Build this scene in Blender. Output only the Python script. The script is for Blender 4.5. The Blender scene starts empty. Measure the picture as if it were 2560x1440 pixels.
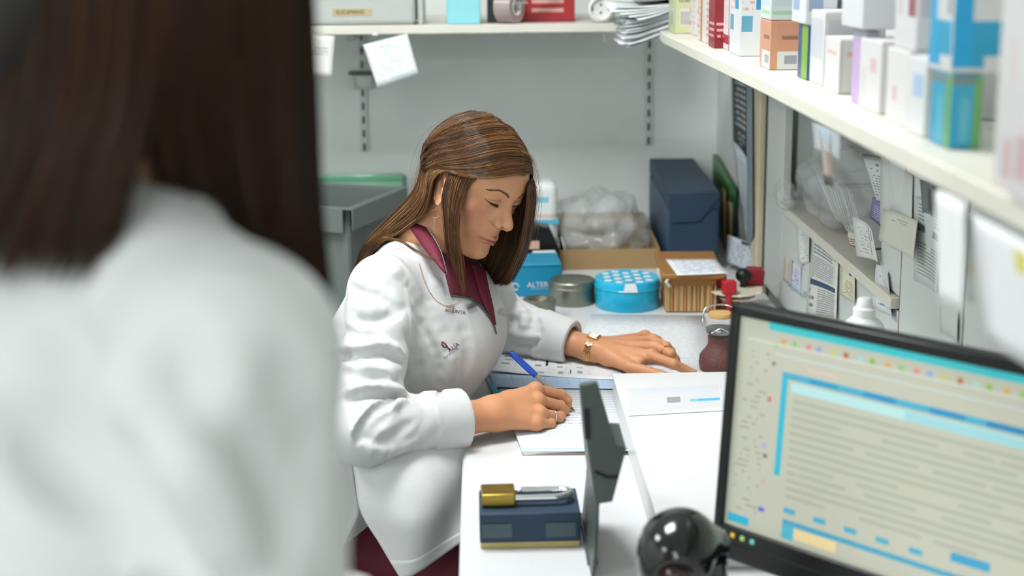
import bpy, bmesh, math, random
import numpy as np
from mathutils import Vector, Matrix
from mathutils.bvhtree import BVHTree

# ------------------------------------------------------------------ camera
SC = bpy.context.scene
COL = SC.collection
F = 2560 * 50 / 36.0
CXP, CYP = 1280.0, 587.0
CAMP = np.array([0, 0, 1.55])
_p = math.radians(11.65); _y = math.atan(78.5 / F * math.cos(_p)); _r = math.radians(0.5)
FW = np.array([math.sin(_y) * math.cos(_p), math.cos(_y) * math.cos(_p), -math.sin(_p)])
_R0 = np.array([math.cos(_y), -math.sin(_y), 0]); _U0 = np.cross(_R0, FW)
RT = _R0 * math.cos(_r) - _U0 * math.sin(_r)
UP = _U0 * math.cos(_r) + _R0 * math.sin(_r)
cd = bpy.data.cameras.new('camera'); cam = bpy.data.objects.new('camera', cd); COL.objects.link(cam)
cd.lens = 50; cd.sensor_width = 36; cd.sensor_fit = 'HORIZONTAL'
cd.shift_y = -133 / 2560.0
cd.clip_start = 0.02
cam.matrix_world = Matrix(((RT[0], UP[0], -FW[0], 0), (RT[1], UP[1], -FW[1], 0), (RT[2], UP[2], -FW[2], 1.55), (0, 0, 0, 1)))
cd.dof.use_dof = True; cd.dof.focus_distance = 2.42; cd.dof.aperture_fstop = 3.0
SC.camera = cam

# ------------------------------------------------------------------ world, lights, exposure
W = bpy.data.worlds.new('room_air'); SC.world = W; W.use_nodes = True
W.node_tree.nodes['Background'].inputs[0].default_value = (0.8, 0.88, 0.9, 1)
W.node_tree.nodes['Background'].inputs[1].default_value = 0.15
SC.view_settings.view_transform = 'Standard'; SC.view_settings.look = 'None'
SC.view_settings.gamma = 1.0; SC.view_settings.use_curve_mapping = False
SC.view_settings.exposure = 0.25
SC.cycles.use_adaptive_sampling = True; SC.cycles.adaptive_threshold = .07; SC.cycles.adaptive_min_samples = 10; SC.cycles.max_bounces = 6; SC.cycles.diffuse_bounces = 3; SC.cycles.glossy_bounces = 3; SC.cycles.transmission_bounces = 5; SC.cycles.transparent_max_bounces = 6; SC.cycles.caustics_reflective = False; SC.cycles.caustics_refractive = False
PANELS = [(-0.25, 2.15, 1.15), (-0.65, -1.1, .30), (-0.65, -2.6, 1.6), (-1.75, 2.15, .75), (-1.95, 0.2, .45), (-1.95, -2.2, 1.7)]   # ceiling LED panels (built with their lamps further down)
PANEL_W = 24.0

def ray(px, py): return FW + RT * (px - CXP) / F + UP * (CYP - py) / F
def PY(px, py, Y): d = ray(px, py); return CAMP + d * (Y / d[1])
def PZ(px, py, Z): d = ray(px, py); return CAMP + d * ((Z - CAMP[2]) / d[2])
def PX(px, py, X): d = ray(px, py); return CAMP + d * (X / d[0])

# ------------------------------------------------------------------ materials
def lin(h):
    h = h.lstrip('#'); c = [int(h[i:i + 2], 16) / 255 for i in (0, 2, 4)]
    return tuple(x / 12.92 if x <= 0.04045 else ((x + 0.055) / 1.055) ** 2.4 for x in c) + (1,)
class NG:
    def __init__(s, m): s.t = m.node_tree; s.n = s.t.nodes; s.l = s.t.links
    def new(s, typ, **kw):
        nd = s.n.new(typ)
        for k, v in kw.items(): setattr(nd, k, v)
        return nd
    def put(s, sock, v):
        if isinstance(v, bpy.types.NodeSocket): s.l.new(v, sock)
        elif v is not None: sock.default_value = v
    def math(s, op, a, b=None, c=None, clamp=False):
        nd = s.new('ShaderNodeMath', operation=op, use_clamp=clamp)
        s.put(nd.inputs[0], a); s.put(nd.inputs[1], b); s.put(nd.inputs[2], c)
        return nd.outputs[0]
    def mix(s, fac, a, b):
        nd = s.new('ShaderNodeMix', data_type='RGBA'); s.put(nd.inputs[0], fac); s.put(nd.inputs[6], a); s.put(nd.inputs[7], b)
        return nd.outputs[2]
    def noise(s, scale, vec=None, detail=2.0, rough=.5):
        nd = s.new('ShaderNodeTexNoise'); nd.inputs['Scale'].default_value = scale; nd.inputs['Detail'].default_value = detail; nd.inputs['Roughness'].default_value = rough
        if vec is not None: s.l.new(vec, nd.inputs['Vector'])
        return nd.outputs['Fac']
    def uv(s):
        nd = s.new('ShaderNodeTexCoord'); sp = s.new('ShaderNodeSeparateXYZ'); s.l.new(nd.outputs['UV'], sp.inputs[0])
        return sp.outputs[0], sp.outputs[1]
    def obj(s): return s.new('ShaderNodeTexCoord').outputs['Object']
MATS = {}
def mat(name, col, rough=.5, metal=0., bump=0., bscale=300., var=.04, vscale=8., trans=0., alpha=1., ior=1.45, emit=None, sss=0., coat=0., spec=.5, stretch=None):
    if name in MATS: return MATS[name]
    m = bpy.data.materials.new(name); m.use_nodes = True; g = NG(m); b = g.n['Principled BSDF']
    c = lin(col) if isinstance(col, str) else col
    vec = g.obj()
    if stretch:
        mp = g.new('ShaderNodeMapping'); mp.inputs['Scale'].default_value = stretch; g.l.new(vec, mp.inputs[0]); vec = mp.outputs[0]
    if var > 0:
        f = g.noise(vscale, vec, 4)
        dark = tuple(x * (1 - 2 * var) for x in c[:3]) + (1,); lite = tuple(min(1, x * (1 + 2 * var)) for x in c[:3]) + (1,)
        g.l.new(g.mix(f, dark, lite), b.inputs['Base Color'])
        g.l.new(g.math('MULTIPLY_ADD', f, .12, max(0, rough - .06)), b.inputs['Roughness'])
    else:
        b.inputs['Base Color'].default_value = c; b.inputs['Roughness'].default_value = rough
    b.inputs['Metallic'].default_value = metal; b.inputs['IOR'].default_value = ior
    b.inputs['Transmission Weight'].default_value = trans; b.inputs['Alpha'].default_value = alpha
    b.inputs['Coat Weight'].default_value = coat; b.inputs['Specular IOR Level'].default_value = spec
    if sss: b.inputs['Subsurface Weight'].default_value = sss; b.inputs['Subsurface Radius'].default_value = (.012, .005, .003); b.inputs['Subsurface Scale'].default_value = 1
    if bump:
        bn = g.new('ShaderNodeBump'); bn.inputs['Strength'].default_value = bump; bn.inputs['Distance'].default_value = .002
        g.l.new(g.noise(bscale, vec, 3), bn.inputs['Height']); g.l.new(bn.outputs[0], b.inputs['Normal'])
    if emit: b.inputs['Emission Color'].default_value = lin(emit[0]); b.inputs['Emission Strength'].default_value = emit[1]
    MATS[name] = m
    return m
def rectmask(g, u, v, r):
    a = g.math('GREATER_THAN', u, r[0]); b = g.math('LESS_THAN', u, r[2]); c = g.math('GREATER_THAN', v, r[1]); d = g.math('LESS_THAN', v, r[3])
    return g.math('MULTIPLY', g.math('MULTIPLY', a, b), g.math('MULTIPLY', c, d))
def print_mat(name, base, rects=(), lines=(), rough=.55, emit=0., var=.02, coat=0.):
    """flat print on a surface: coloured rectangles and rows of word-like marks, in UV space.
    rects: (u0,v0,u1,v1,colour); lines: (u0,v0,u1,v1,colour,rows,words,density)"""
    if name in MATS: return MATS[name]
    m = bpy.data.materials.new(name); m.use_nodes = True; g = NG(m); b = g.n['Principled BSDF']
    u, v = g.uv(); c = lin(base)
    f = g.noise(6, g.obj(), 3)
    cur = g.mix(f, tuple(x * (1 - var) for x in c[:3]) + (1,), c)
    for r in rects: cur = g.mix(rectmask(g, u, v, r), cur, lin(r[4]))
    for k, r in enumerate(lines):
        rv = g.math('MULTIPLY', g.math('SUBTRACT', v, r[1]), r[5] / (r[3] - r[1]))
        fr = g.math('FRACT', rv); idn = g.math('FLOOR', rv)
        row = g.math('MULTIPLY', g.math('GREATER_THAN', fr, .28), g.math('LESS_THAN', fr, .72))
        cv = g.new('ShaderNodeCombineXYZ'); g.l.new(g.math('MULTIPLY', u, r[6] / (r[2] - r[0])), cv.inputs[0]); g.l.new(g.math('MULTIPLY_ADD', idn, 7.31, 3.7 * k), cv.inputs[1])
        w = g.math('GREATER_THAN', g.noise(1.0, cv.outputs[0], 1.5), 1 - r[7])
        cur = g.mix(g.math('MULTIPLY', g.math('MULTIPLY', row, w), rectmask(g, u, v, r)), cur, lin(r[4]))
    g.l.new(cur, b.inputs['Base Color']); b.inputs['Roughness'].default_value = rough; b.inputs['Coat Weight'].default_value = coat
    if emit: g.l.new(cur, b.inputs['Emission Color']); b.inputs['Emission Strength'].default_value = emit
    MATS[name] = m
    return m

# ------------------------------------------------------------------ mesh building
def basis(d):
    d = np.asarray(d, float); d = d / (np.linalg.norm(d) + 1e-12)
    a = np.array([0, 0, 1.]) if abs(d[2]) < .9 else np.array([1., 0, 0])
    u = np.cross(a, d); u /= np.linalg.norm(u); return u, np.cross(d, u), d
class MB:
    def __init__(s): s.v = []; s.f = []; s.uv = []
    def add(s, vs, fs, uvs=None):
        o = len(s.v); s.v += [tuple(map(float, p)) for p in vs]
        for i, f in enumerate(fs):
            s.f.append([o + k for k in f])
            s.uv.append(uvs[i] if uvs else ([(0, 0), (1, 0), (1, 1), (0, 1)] if len(f) == 4 else [(0, 0)] * len(f)))
        return s
    def box(s, c, d, rz=0., M=None):
        x, y, z = d[0] / 2, d[1] / 2, d[2] / 2
        P = [(-x, -y, -z), (x, -y, -z), (x, y, -z), (-x, y, -z), (-x, -y, z), (x, -y, z), (x, y, z), (-x, y, z)]
        R = M if M is not None else Matrix.Rotation(rz, 3, 'Z')
        P = [R @ Vector(p) + Vector(c) for p in P]
        return s.add(P, [(0, 1, 5, 4), (1, 2, 6, 5), (2, 3, 7, 6), (3, 0, 4, 7), (4, 5, 6, 7), (3, 2, 1, 0)])
    def prism(s, poly, a, b, ax='z'):
        n = len(poly)
        def P(p, h): return {'z': (p[0], p[1], h), 'y': (p[0], h, p[1]), 'x': (h, p[0], p[1])}[ax]
        vs = [P(p, a) for p in poly] + [P(p, b) for p in poly]
        return s.add(vs, [list(range(n))[::-1], list(range(n, 2 * n))] + [(i, (i + 1) % n, n + (i + 1) % n, n + i) for i in range(n)])
    def lathe(s, prof, n=32, c=(0, 0, 0)):
        vs = []; fs = []; uvs = []; m = len(prof)
        for r, z in prof:
            for k in range(n):
                a = 2 * math.pi * k / n; vs.append((c[0] + r * math.cos(a), c[1] + r * math.sin(a), c[2] + z))
        for j in range(m - 1):
            for k in range(n):
                k2 = (k + 1) % n; fs.append((j * n + k, j * n + k2, (j + 1) * n + k2, (j + 1) * n + k))
                uvs.append([(k / n, j / (m - 1)), ((k + 1) / n, j / (m - 1)), ((k + 1) / n, (j + 1) / (m - 1)), (k / n, (j + 1) / (m - 1))])
        for j, rev in ((0, True), (m - 1, False)):
            if prof[j][0] > 1e-6:
                q = [j * n + k for k in range(n)]; fs.append(q[::-1] if rev else q)
                uvs.append([(.5 + .5 * math.cos(2 * math.pi * k / n), .5 + .5 * math.sin(2 * math.pi * k / n)) for k in (range(n - 1, -1, -1) if rev else range(n))])
        return s.add(vs, fs, uvs)
    def tube(s, pts, r, n=8, caps=True, flat=1.0):
        pts = [np.asarray(p, float) for p in pts]; m = len(pts); vs = []; fs = []
        rs = r if hasattr(r, '__len__') else [r] * m; u = None
        for i, p in enumerate(pts):
            d = pts[min(i + 1, m - 1)] - pts[max(i - 1, 0)]; d /= np.linalg.norm(d) + 1e-12
            if u is None: u, w, _ = basis(d)
            else: u = u - d * (u @ d); u /= np.linalg.norm(u) + 1e-12; w = np.cross(d, u)
            for k in range(n):
                a = 2 * math.pi * k / n; vs.append(p + rs[i] * (u * math.cos(a) + w * math.sin(a) * flat))
        for i in range(m - 1):
            for k in range(n): fs.append((i * n + k, i * n + (k + 1) % n, (i + 1) * n + (k + 1) % n, (i + 1) * n + k))
        if caps: fs.append(list(range(n))[::-1]); fs.append([(m - 1) * n + k for k in range(n)])
        return s.add(vs, fs)
    def sheet(s, G, th=0.0):
        """grid of points (rows x cols x 3) with UV; th = thickness"""
        G = np.asarray(G, float); R, C = G.shape[:2]; fs = []; uvs = []
        for i in range(R - 1):
            for j in range(C - 1):
                fs.append((i * C + j, i * C + j + 1, (i + 1) * C + j + 1, (i + 1) * C + j))
                a, b, c, d = j / (C - 1), (j + 1) / (C - 1), 1 - i / (R - 1), 1 - (i + 1) / (R - 1)
                uvs.append([(a, c), (b, c), (b, d), (a, d)])
        s.th = th
        return s.add(G.reshape(-1, 3), fs, uvs)
    def build(s, name, m, parent=None, smooth=None, bevel=0., seg=2, solid=0., loc=None, rot=None):
        me = bpy.data.meshes.new(name); me.from_pydata(s.v, [], s.f)
        ul = me.uv_layers.new(name='UVMap'); fl = [c for f in s.uv for c in f]
        ul.data.foreach_set('uv', np.array(fl, float).ravel())
        me.materials.append(m); me.update()
        if smooth is not None:
            me.shade_smooth(); me.set_sharp_from_angle(angle=math.radians(smooth))
        o = bpy.data.objects.new(name, me); COL.objects.link(o)
        if parent: o.parent = parent
        if loc is not None: o.location = loc
        if rot is not None: o.rotation_euler = rot
        th = solid or getattr(s, 'th', 0)
        if th:
            d = o.modifiers.new('Solid', 'SOLIDIFY'); d.thickness = th; d.offset = 0
        if bevel:
            d = o.modifiers.new('Bevel', 'BEVEL'); d.width = bevel; d.segments = seg; d.limit_method = 'ANGLE'; d.angle_limit = math.radians(40)
            if smooth is None: me.shade_smooth(); me.set_sharp_from_angle(angle=math.radians(50))
        return o
def tag(o, label=None, cat=None, group=None, kind=None):
    for k, x in (('label', label), ('category', cat), ('group', group), ('kind', kind)):
        if x: o[k] = x
    return o
def thing(name, label, cat, loc=(0, 0, 0), rz=0., group=None, rot=None):
    o = bpy.data.objects.new(name, None); COL.objects.link(o); o.location = loc
    o.rotation_euler = rot if rot is not None else (0, 0, rz); o.empty_display_size = .05
    return tag(o, label, cat, group)
def box(name, m, parent, c, d, bevel=.001, rz=0., M=None, seg=2): return MB().box(c, d, rz, M).build(name, m, parent, bevel=bevel, seg=seg)
def text(body, size, m, parent, M, name='lettering', ext=.0002, spacing=1.0, shear=0., align='CENTER'):
    cu = bpy.data.curves.new(name, 'FONT'); cu.body = body; cu.size = size; cu.extrude = ext; cu.align_x = align; cu.align_y = 'CENTER'; cu.space_character = spacing; cu.shear = shear
    cu.resolution_u = 3; cu.materials.append(m)
    tmp = bpy.data.objects.new('tmp', cu); me = bpy.data.meshes.new_from_object(tmp); bpy.data.objects.remove(tmp); me.name = name
    if not me.materials: me.materials.append(m)
    o = bpy.data.objects.new(name, me); COL.objects.link(o); o.parent = parent; o.matrix_local = M
    return o
def frame(o, x, y):
    """4x4 with local x, y axes and their normal"""
    x = Vector(x).normalized(); y = Vector(y).normalized(); z = x.cross(y).normalized(); y = z.cross(x)
    return Matrix(((x[0], y[0], z[0], o[0]), (x[1], y[1], z[1], o[1]), (x[2], y[2], z[2], o[2]), (0, 0, 0, 1)))
def smooth(a, b, x): t = np.clip((x - a) / (b - a), 0, 1); return t * t * (3 - 2 * t)
def catmull(P, n):
    P = np.asarray(P, float); P = np.vstack([2 * P[0] - P[1], P, 2 * P[-1] - P[-2]]); m = len(P) - 3
    t = np.linspace(0, m - 1e-9, n); i = t.astype(int); f = (t - i)[:, None]
    a, b, c, d = P[i], P[i + 1], P[i + 2], P[i + 3]
    return .5 * (2 * b + (c - a) * f + (2 * a - 5 * b + 4 * c - d) * f ** 2 + (3 * b - a - 3 * c + d) * f ** 3)
RNG = np.random.default_rng(7); random.seed(7)
def quadsheet(c4, nu=2, nv=2, bend=0., nrm=None):
    """grid over four corners TL,TR,BR,BL; bend pushes the middle along nrm"""
    A, B, C, D = [np.asarray(p, float) for p in c4]; G = np.zeros((nv, nu, 3))
    if nrm is None: nrm = np.cross(B - A, D - A); nrm = nrm / np.linalg.norm(nrm)
    for i in range(nv):
        for j in range(nu):
            t, s_ = i / (nv - 1), j / (nu - 1)
            G[i, j] = (A * (1 - s_) + B * s_) * (1 - t) + (D * (1 - s_) + C * s_) * t + np.asarray(nrm) * bend * math.sin(math.pi * s_) 
    return G
# ------------------------------------------------------------------ common materials
M_wall = mat('wall_paint', '#e9eeeb', .75, bump=.15, bscale=220, var=.015, vscale=3)
M_ceil = mat('ceiling_paint', '#f0f1ee', .8, var=.01)
M_floor = mat('floor_vinyl', '#8d9290', .45, bump=.05, var=.05, vscale=14)
M_white = mat('white_laminate', '#d4d5d5', .35, var=.012, vscale=5)
M_cream = mat('cream_laminate', '#dcd8cb', .45, var=.03, vscale=11, bump=.05, bscale=60)
M_post = mat('beige_post_paint', '#d3c8aa', .5, var=.02)
M_cab = mat('pale_grey_cabinet', '#d3d8d5', .42, var=.02, vscale=4)
M_dark = mat('dark_gap', '#1c211f', .8, var=0)
M_metal = mat('brushed_steel', '#9a9c99', .35, 1., var=.05, vscale=30)
M_chrome = mat('chrome', '#e8e8ea', .08, 1., var=0)
M_black = mat('black_plastic', '#101111', .35, var=.05)
M_paper = mat('plain_paper', '#e2e3e3', .7, var=.015)
M_navy = mat('navy_board', '#24394f', .55, bump=.25, bscale=900, var=.05, vscale=30)
M_ink = mat('black_ink', '#20201f', .6, var=0); M_inkb = mat('blue_ink', '#2a4a9a', .6, var=0); M_inkw = mat('white_ink', '#e8e4e0', .6, var=0)
M_tan = mat('tan_board', '#b9a86c', .6, var=.05)

def struct(name, mb, m, **k): return tag(mb.build(name, m, **k), kind='structure')
struct('floor', MB().box((-.8, .2, -.05), (3.9, 7.8, .1)), M_floor)
struct('ceiling', MB().box((-.8, .2, 2.65), (3.9, 7.8, .1)), M_ceil)
struct('wall_back', MB().box((-.8, 4.035, 1.3), (3.9, .1, 2.6)), M_wall)
struct('wall_right', MB().prism([(.667, 3.985), (.667, 3.41), (1.0, 3.41), (1.0, -3.7), (1.15, -3.7), (1.15, 3.985)], 0, 2.6), M_wall)
struct('wall_left', MB().box((-2.7, .2, 1.3), (.1, 7.8, 2.6)), M_wall)
struct('wall_front', MB().box((-.8, -3.65, 1.3), (3.9, .1, 2.6)), M_wall)
struct('baseboard_back', MB().box((-.99, 3.978, .04), (3.3, .014, .08)), M_white, bevel=.003)
struct('trim_1', MB().box((.664, 3.346, 1.3), (.03, .128, 2.58)), M_post, bevel=.004)

for i, (x, y, pw_) in enumerate(PANELS):
    t = thing('ceiling_light', 'square white LED ceiling panel ' + ['above the desk', 'just behind the standing woman', 'far behind near the opposite wall', 'over the storage crates', 'above the open floor', 'in the far open corner'][i], 'ceiling light', (x, y, 2.6), group='ceiling panels')
    for sx, sy, dx, dy in ((0, .302, .62, .016), (0, -.302, .62, .016), (.302, 0, .016, .588), (-.302, 0, .016, .588)):
        box('frame', M_white, t, (sx, sy, -.012), (dx, dy, .024), .002)
    box('diffuser', mat('lit_diffuser', '#ffffff', .5, var=0, emit=('#f4fbff', 3.0)), t, (0, 0, -.006), (.588, .588, .008), 0)
    MATS['lit_diffuser'].cycles.emission_sampling = 'NONE'
    ld = bpy.data.lights.new('panel_lamp', 'AREA'); ld.shape = 'SQUARE'; ld.size = .58; ld.energy = PANEL_W * pw_; ld.color = (.965, .99, 1.0)
    lo = bpy.data.objects.new('panel_lamp', ld); COL.objects.link(lo); lo.parent = t; lo.location = (0, 0, -.03)

# ------------------------------------------------------------------ desk, shelves, cabinet
t = thing('desk', 'long white laminate desk with rounded edge along the right wall', 'desk', (.31, 2.45, 0))
MB().box((.001, 0.01, .735), (.694, 3.02, .03)).build('desk_top', M_white, t, bevel=.012, seg=4)
for x in (-.29, .29):
    for y in (-1.4, 0.0, 1.4): box('leg', M_metal, t, (x, y, .36), (.04, .04, .72), .003)
box('apron', M_white, t, (.3, 0, .66), (.018, 2.9, .12), .001)

t = thing('wall_shelf', 'cream shelf board on the back wall carrying a plastic tub and red box', 'shelf', (-.83, 3.75, 1.33))
box('shelf_board', M_cream, t, (0, 0, .011), (2.35, .465, .022), .002)
for x in (.503, -.4): box('bracket', M_cab, t, (x, .06, -.012), (.02, .34, .024), .002)
box('edge_tape', M_paper, t, (.503 - .07, -.2335, .012), (.02, .0008, .008), 0)
box('tape_scrap', M_paper, t, (.575, -.2335, .001), (.014, .0008, .006), 0)
t = thing('wall_shelf', 'cream shelf board along the right wall crowded with medicine boxes', 'shelf', (.7, 1.8, 1.33))
MB().prism([(-.288, -1.5), (-.288, .25), (-.296, .8), (-.301, 1.3), (-.294, 1.415), (.28, 1.415), (.28, -1.5)], 0, .021).build('shelf_board', M_cream, t, bevel=.002)
for y in (-1.0, .2, 1.2): box('bracket', M_cab, t, (.1, y, -.012), (.3, .02, .024), .002)
tag(box('tape_strip', M_paper, None, (.4035, 3.06, 1.34), (.0015, .03, .02), 0), 'torn white tape strip on the right shelf edge beside the papers', 'tape')

for x, zlo, lab in ((-.327, .975, 'slotted white shelf upright on back wall near the hanging note'), (.474, .985, 'slotted white shelf upright on back wall near the dark archive box')):
    t = thing('shelf_upright', lab, 'shelf upright', (x, 3.985, zlo), group='slotted uprights on the back wall')
    box('channel', mat('upright_paint', '#d6dcd9', .6, var=.01), t, (0, -.004, (1.33 - zlo) / 2), (.021, .008, 1.33 - zlo), .001)
    k = 0; z = .012
    while zlo + z < 1.31:
        box('slot', M_dark, t, (0, -.0083, z), (.006, .0016, .021), 0); z += .0385
t = thing('wall_clip', 'small square bracket plate clipped over the slotted upright by the note', 'bracket', (-.327, 3.975, 1.17))
box('plate', M_cab, t, (.0, -.004, .0), (.062, .008, .04), .004); box('slot_bar', mat('grey_gap', '#59645f', .7, var=0), t, (.002, -.005, .026), (.078, .01, .009), 0)
MB().tube([(-.024, -.012, .012), (-.02, -.012, -.014), (.02, -.012, -.014), (.024, -.012, .012)], .002, 6).build('wire_loop', M_cab, t)

t = thing('wall_cabinet', 'pale grey cabinet unit with open niche and pasted notes under right shelf', 'cabinet', (.82, 2.0, 0))
def cabbox(name, y0, y1, z0, z1, x0=.667, x1=.685, m=M_cab, bev=.0015):
    return box(name, m, t, ((x0 + x1) / 2 - .82, (y0 + y1) / 2 - 2.0, (z0 + z1) / 2), (x1 - x0, y1 - y0, z1 - z0), bev)
cabbox('panel', 3.088, 3.272, .75, 1.33); cabbox('side_post', 3.10, 3.12, .75, 1.33, .70, .98)
cabbox('panel', 2.20, 3.082, .75, .962); cabbox('ledge', 2.205, 3.082, .965, .984, .655, .985, M_cream)
cabbox('panel', 2.2, 2.31, .987, 1.33); cabbox('panel', 1.903, 2.192, .75, 1.33); cabbox('panel', 1.15, 1.893, .75, 1.33); cabbox('panel', .3, 1.143, .75, 1.33)
cabbox('panel', .3, 3.27, .02, .745, .68, .70)
cabbox('niche_back', 2.2, 3.1, .98, 1.33, .975, .985); cabbox('side_post', 2.2, 2.212, .98, 1.33, .70, .98)
cabbox('top_board', .3, 3.27, 1.31, 1.33, .69, .98); cabbox('carcass', .3, 2.19, .75, 1.31, .70, .71, M_dark); cabbox('door_edge', 3.2735, 3.281, .75, 1.33, .664, .69, mat('dark_green_edge', '#27352f', .6, var=0))
cabbox('edge_strip', 2.193, 2.199, .75, 1.33, .668, .69, mat('brown_edge', '#8a7a58', .7, var=0)); cabbox('edge_strip', 1.894, 1.902, .75, 1.33, .675, .69, mat('brown_edge2', '#5b5546', .7, var=0))

# ------------------------------------------------------------------ crates and green pack by the back wall
M_crate = mat('grey_crate_plastic', '#68706d', .42, bump=.1, bscale=500, var=.04)
M_crate2 = mat('dark_crate_plastic', '#4c5553', .45, bump=.1, bscale=500, var=.04)
def crate(z, h, label, m):
    yaw = math.radians(-21); t = thing('storage_crate', label, 'crate', (-.297 - .186 + .056, 3.225 + .072 + .145, z), yaw, 'stacked storage crates')
    Lx, Ly, th = .40, .3125, .004
    def wall(name, c, d): box(name, m, t, c, d, .0015)
    wall('base', (0, 0, .004), (Lx - .05, Ly - .05, .008))
    wall('side_wall', (0, -Ly / 2 + .022, h / 2), (Lx - .046, th, h)); wall('side_wall', (0, Ly / 2 - .022, h / 2), (Lx - .046, th, h))
    wall('side_wall', (-Lx / 2 + .022, 0, h / 2), (th, Ly - .046, h)); wall('side_wall', (Lx / 2 - .022, 0, h / 2), (th, Ly - .046, h))
    for s in (-1, 1):
        wall('rim', (0, s * (Ly / 2 - .011), h - .002), (Lx, .022, .004)); wall('rim', (s * (Lx / 2 - .011), 0, h - .002), (.022, Ly - .044, .004))
        wall('skirt', (-.012, s * (Ly / 2 - .002), h - .03), (Lx - .03, .004, .058)); wall('skirt', (s * (Lx / 2 - .002), 0, h - .026), (.004, Ly, .05))
    for k in range(5):
        wall('rib', (Lx / 2 - .012, -.11 + k * .055, h - .03), (.018, .003, .045)); wall('rib', (-.15 + k * .075, -Ly / 2 + .012, h - .03), (.003, .018, .045))
    return t
crate(.0, .33, 'bottom dark grey crate of the stack by the back wall', M_crate2)
crate(.335, .31, 'middle dark grey crate of the stack by the back wall', M_crate2)
crate(.65, .30, 'open grey crate on top of the stack by the back wall', M_crate)
t = thing('low_cabinet', 'low white cabinet against the back wall behind the crates', 'cabinet', (-.62, 3.85, 0))
box('body', M_white, t, (0, 0, .42), (.86, .24, .80), .002); box('top', M_white, t, (0, 0, .83), (.88, .255, .02), .003); box('plinth', M_dark, t, (0, 0, .01), (.84, .22, .02), 0)
a = PY(800, 440, 3.88); b = PY(1010, 440, 3.88)
t = thing('plastic_pack', 'flat translucent green plastic pack behind the open grey crate', 'pack', ((a[0] + b[0]) / 2 - .04, 3.86, .84))
hh = a[2] - .84 + .012
M_green = mat('green_film', '#a6d2ba', .12, trans=.25, var=.08, vscale=25, bump=.6, bscale=60)
for k in range(3): box('sleeve', M_green, t, (.004 * k, .02 * k - .02, hh / 2), (b[0] - a[0] + .08, .018, hh - .012 * k), .006)
box('seal_strip', mat('green_strip', '#6cae88', .3, var=.03), t, (0, -.031, hh - .012), (b[0] - a[0] + .08, .003, .012), .001)

# ------------------------------------------------------------------ back shelf contents (z = 1.352)
ZS = 1.352
t = thing('plastic_tub', 'translucent plastic tub with white lid and tan label on back shelf', 'tub', (-.31, 3.60, ZS))
M_tub = mat('frosted_plastic', '#c9cdc6', .4, trans=.2, var=.03)
MB().box((0, 0, .05), (.31, .15, .1)).build('body', M_tub, t, bevel=.012, seg=3)
MB().box((-.005, -.0, .078), (.30, .17, .022)).build('lid', mat('white_lid', '#eef0ec', .35, var=.01), t, bevel=.008, seg=3)
box('side_flange', M_tub, t, (.168, 0, .045), (.012, .15, .09), .003)
box('label', mat('tan_label', '#b9a883', .7, var=.05), t, (0.0, -.0756, .032), (.096, .0012, .018), 0)
text('EUCAMAND', .0125, M_ink, t, frame((-.004, -.0766, .032), (1, 0, 0), (0, 0, 1)))
t = thing('carton', 'plain light cyan carton beside the plastic tub on back shelf', 'box', (-.038, 3.60, ZS))
box('body', mat('cyan_card', '#8fd4dc', .5, var=.03), t, (0, 0, .06), (.083, .14, .12), .003); box('flap', mat('cyan_card'  , '#8fd4dc'), t, (0, 0, .1205), (.08, .135, .001), 0)
t = thing('carton', 'dark green carton standing between the cyan and red cartons', 'box', (.032, 3.66, ZS)); box('body', mat('dark_card', '#26322f', .5, var=.04), t, (0, 0, .06), (.022, .15, .12), .002); box('flap', mat('dark_card', '#26322f'), t, (0, 0, .1205), (.02, .14, .001), 0)
t = thing('carton', 'red carton with white printed lines on the back shelf', 'box', (.140, 3.66, ZS))
M_red = print_mat('red_print', '#a8262a', [(0, .0, 1, .04, '#8a1a1e')], [(.46, .14, .86, .98, '#d8a9a2', 5, 9, .72)], rough=.45)
MB().box((0, 0, .065), (.2, .13, .13)).build('body', M_red, t, bevel=.002); box('flap', mat('red_card', '#a8262a', .5), t, (0, 0, .1305), (.19, .12, .001), 0)
t = thing('tape_roll', 'clear packing tape dispenser in front of the red carton', 'tape roll', (.088, 3.545, ZS)); t.scale = (1.12, 1.0, 1.12)
MB().lathe([(.02, -.02), (.036, -.02), (.036, .02), (.02, .02), (.02, -.02)], 32).build('tape', mat('clear_tape', '#ecd9d4', .15, trans=.55, var=.02), t, 40, loc=(-.012, 0, .037), rot=(math.radians(90), 0, math.radians(60)))
MB().lathe([(.0175, -.021), (.0195, -.021), (.0195, .021), (.0175, .021), (.0175, -.021)], 24).build('core', mat('white_core', '#ecebe6', .6), t, 40, loc=(-.012, 0, .037), rot=(math.radians(90), 0, math.radians(60)))
M_or = mat('orange_red_plastic', '#ee4a2c', .3, var=.03)
MB().tube([(-.02, -.012, .066), (.03, -.012, .056), (.06, -.012, .072), (.085, -.012, .1)], [.006, .012, .014, .012], 10, flat=.5).build('handle', M_or, t, 60)
MB().prism([(.025, .05), (-.022, .043), (-.03, .036), (.0, .04), (.03, .044)], -.016, -.010, 'y').build('cutter', M_metal, t)
t = thing('power_strip', 'white round power socket outlet lying on the back shelf', 'socket', (.300, 3.545, ZS))
R90 = (math.radians(90), 0, 0)
MB().lathe([(.0, -.012), (.028, -.012), (.032, -.006), (.032, .01), (.026, .014), (.025, .004), (.0, .003)], 40).build('outlet', mat('socket_white', '#e6e7e2', .35, var=.02), t, 35, loc=(0, -.008, .034), rot=R90)
MB().box((.04, .012, .034), (.09, .035, .05)).build('body', mat('socket_white', ''), t, bevel=.008, seg=3)
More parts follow.
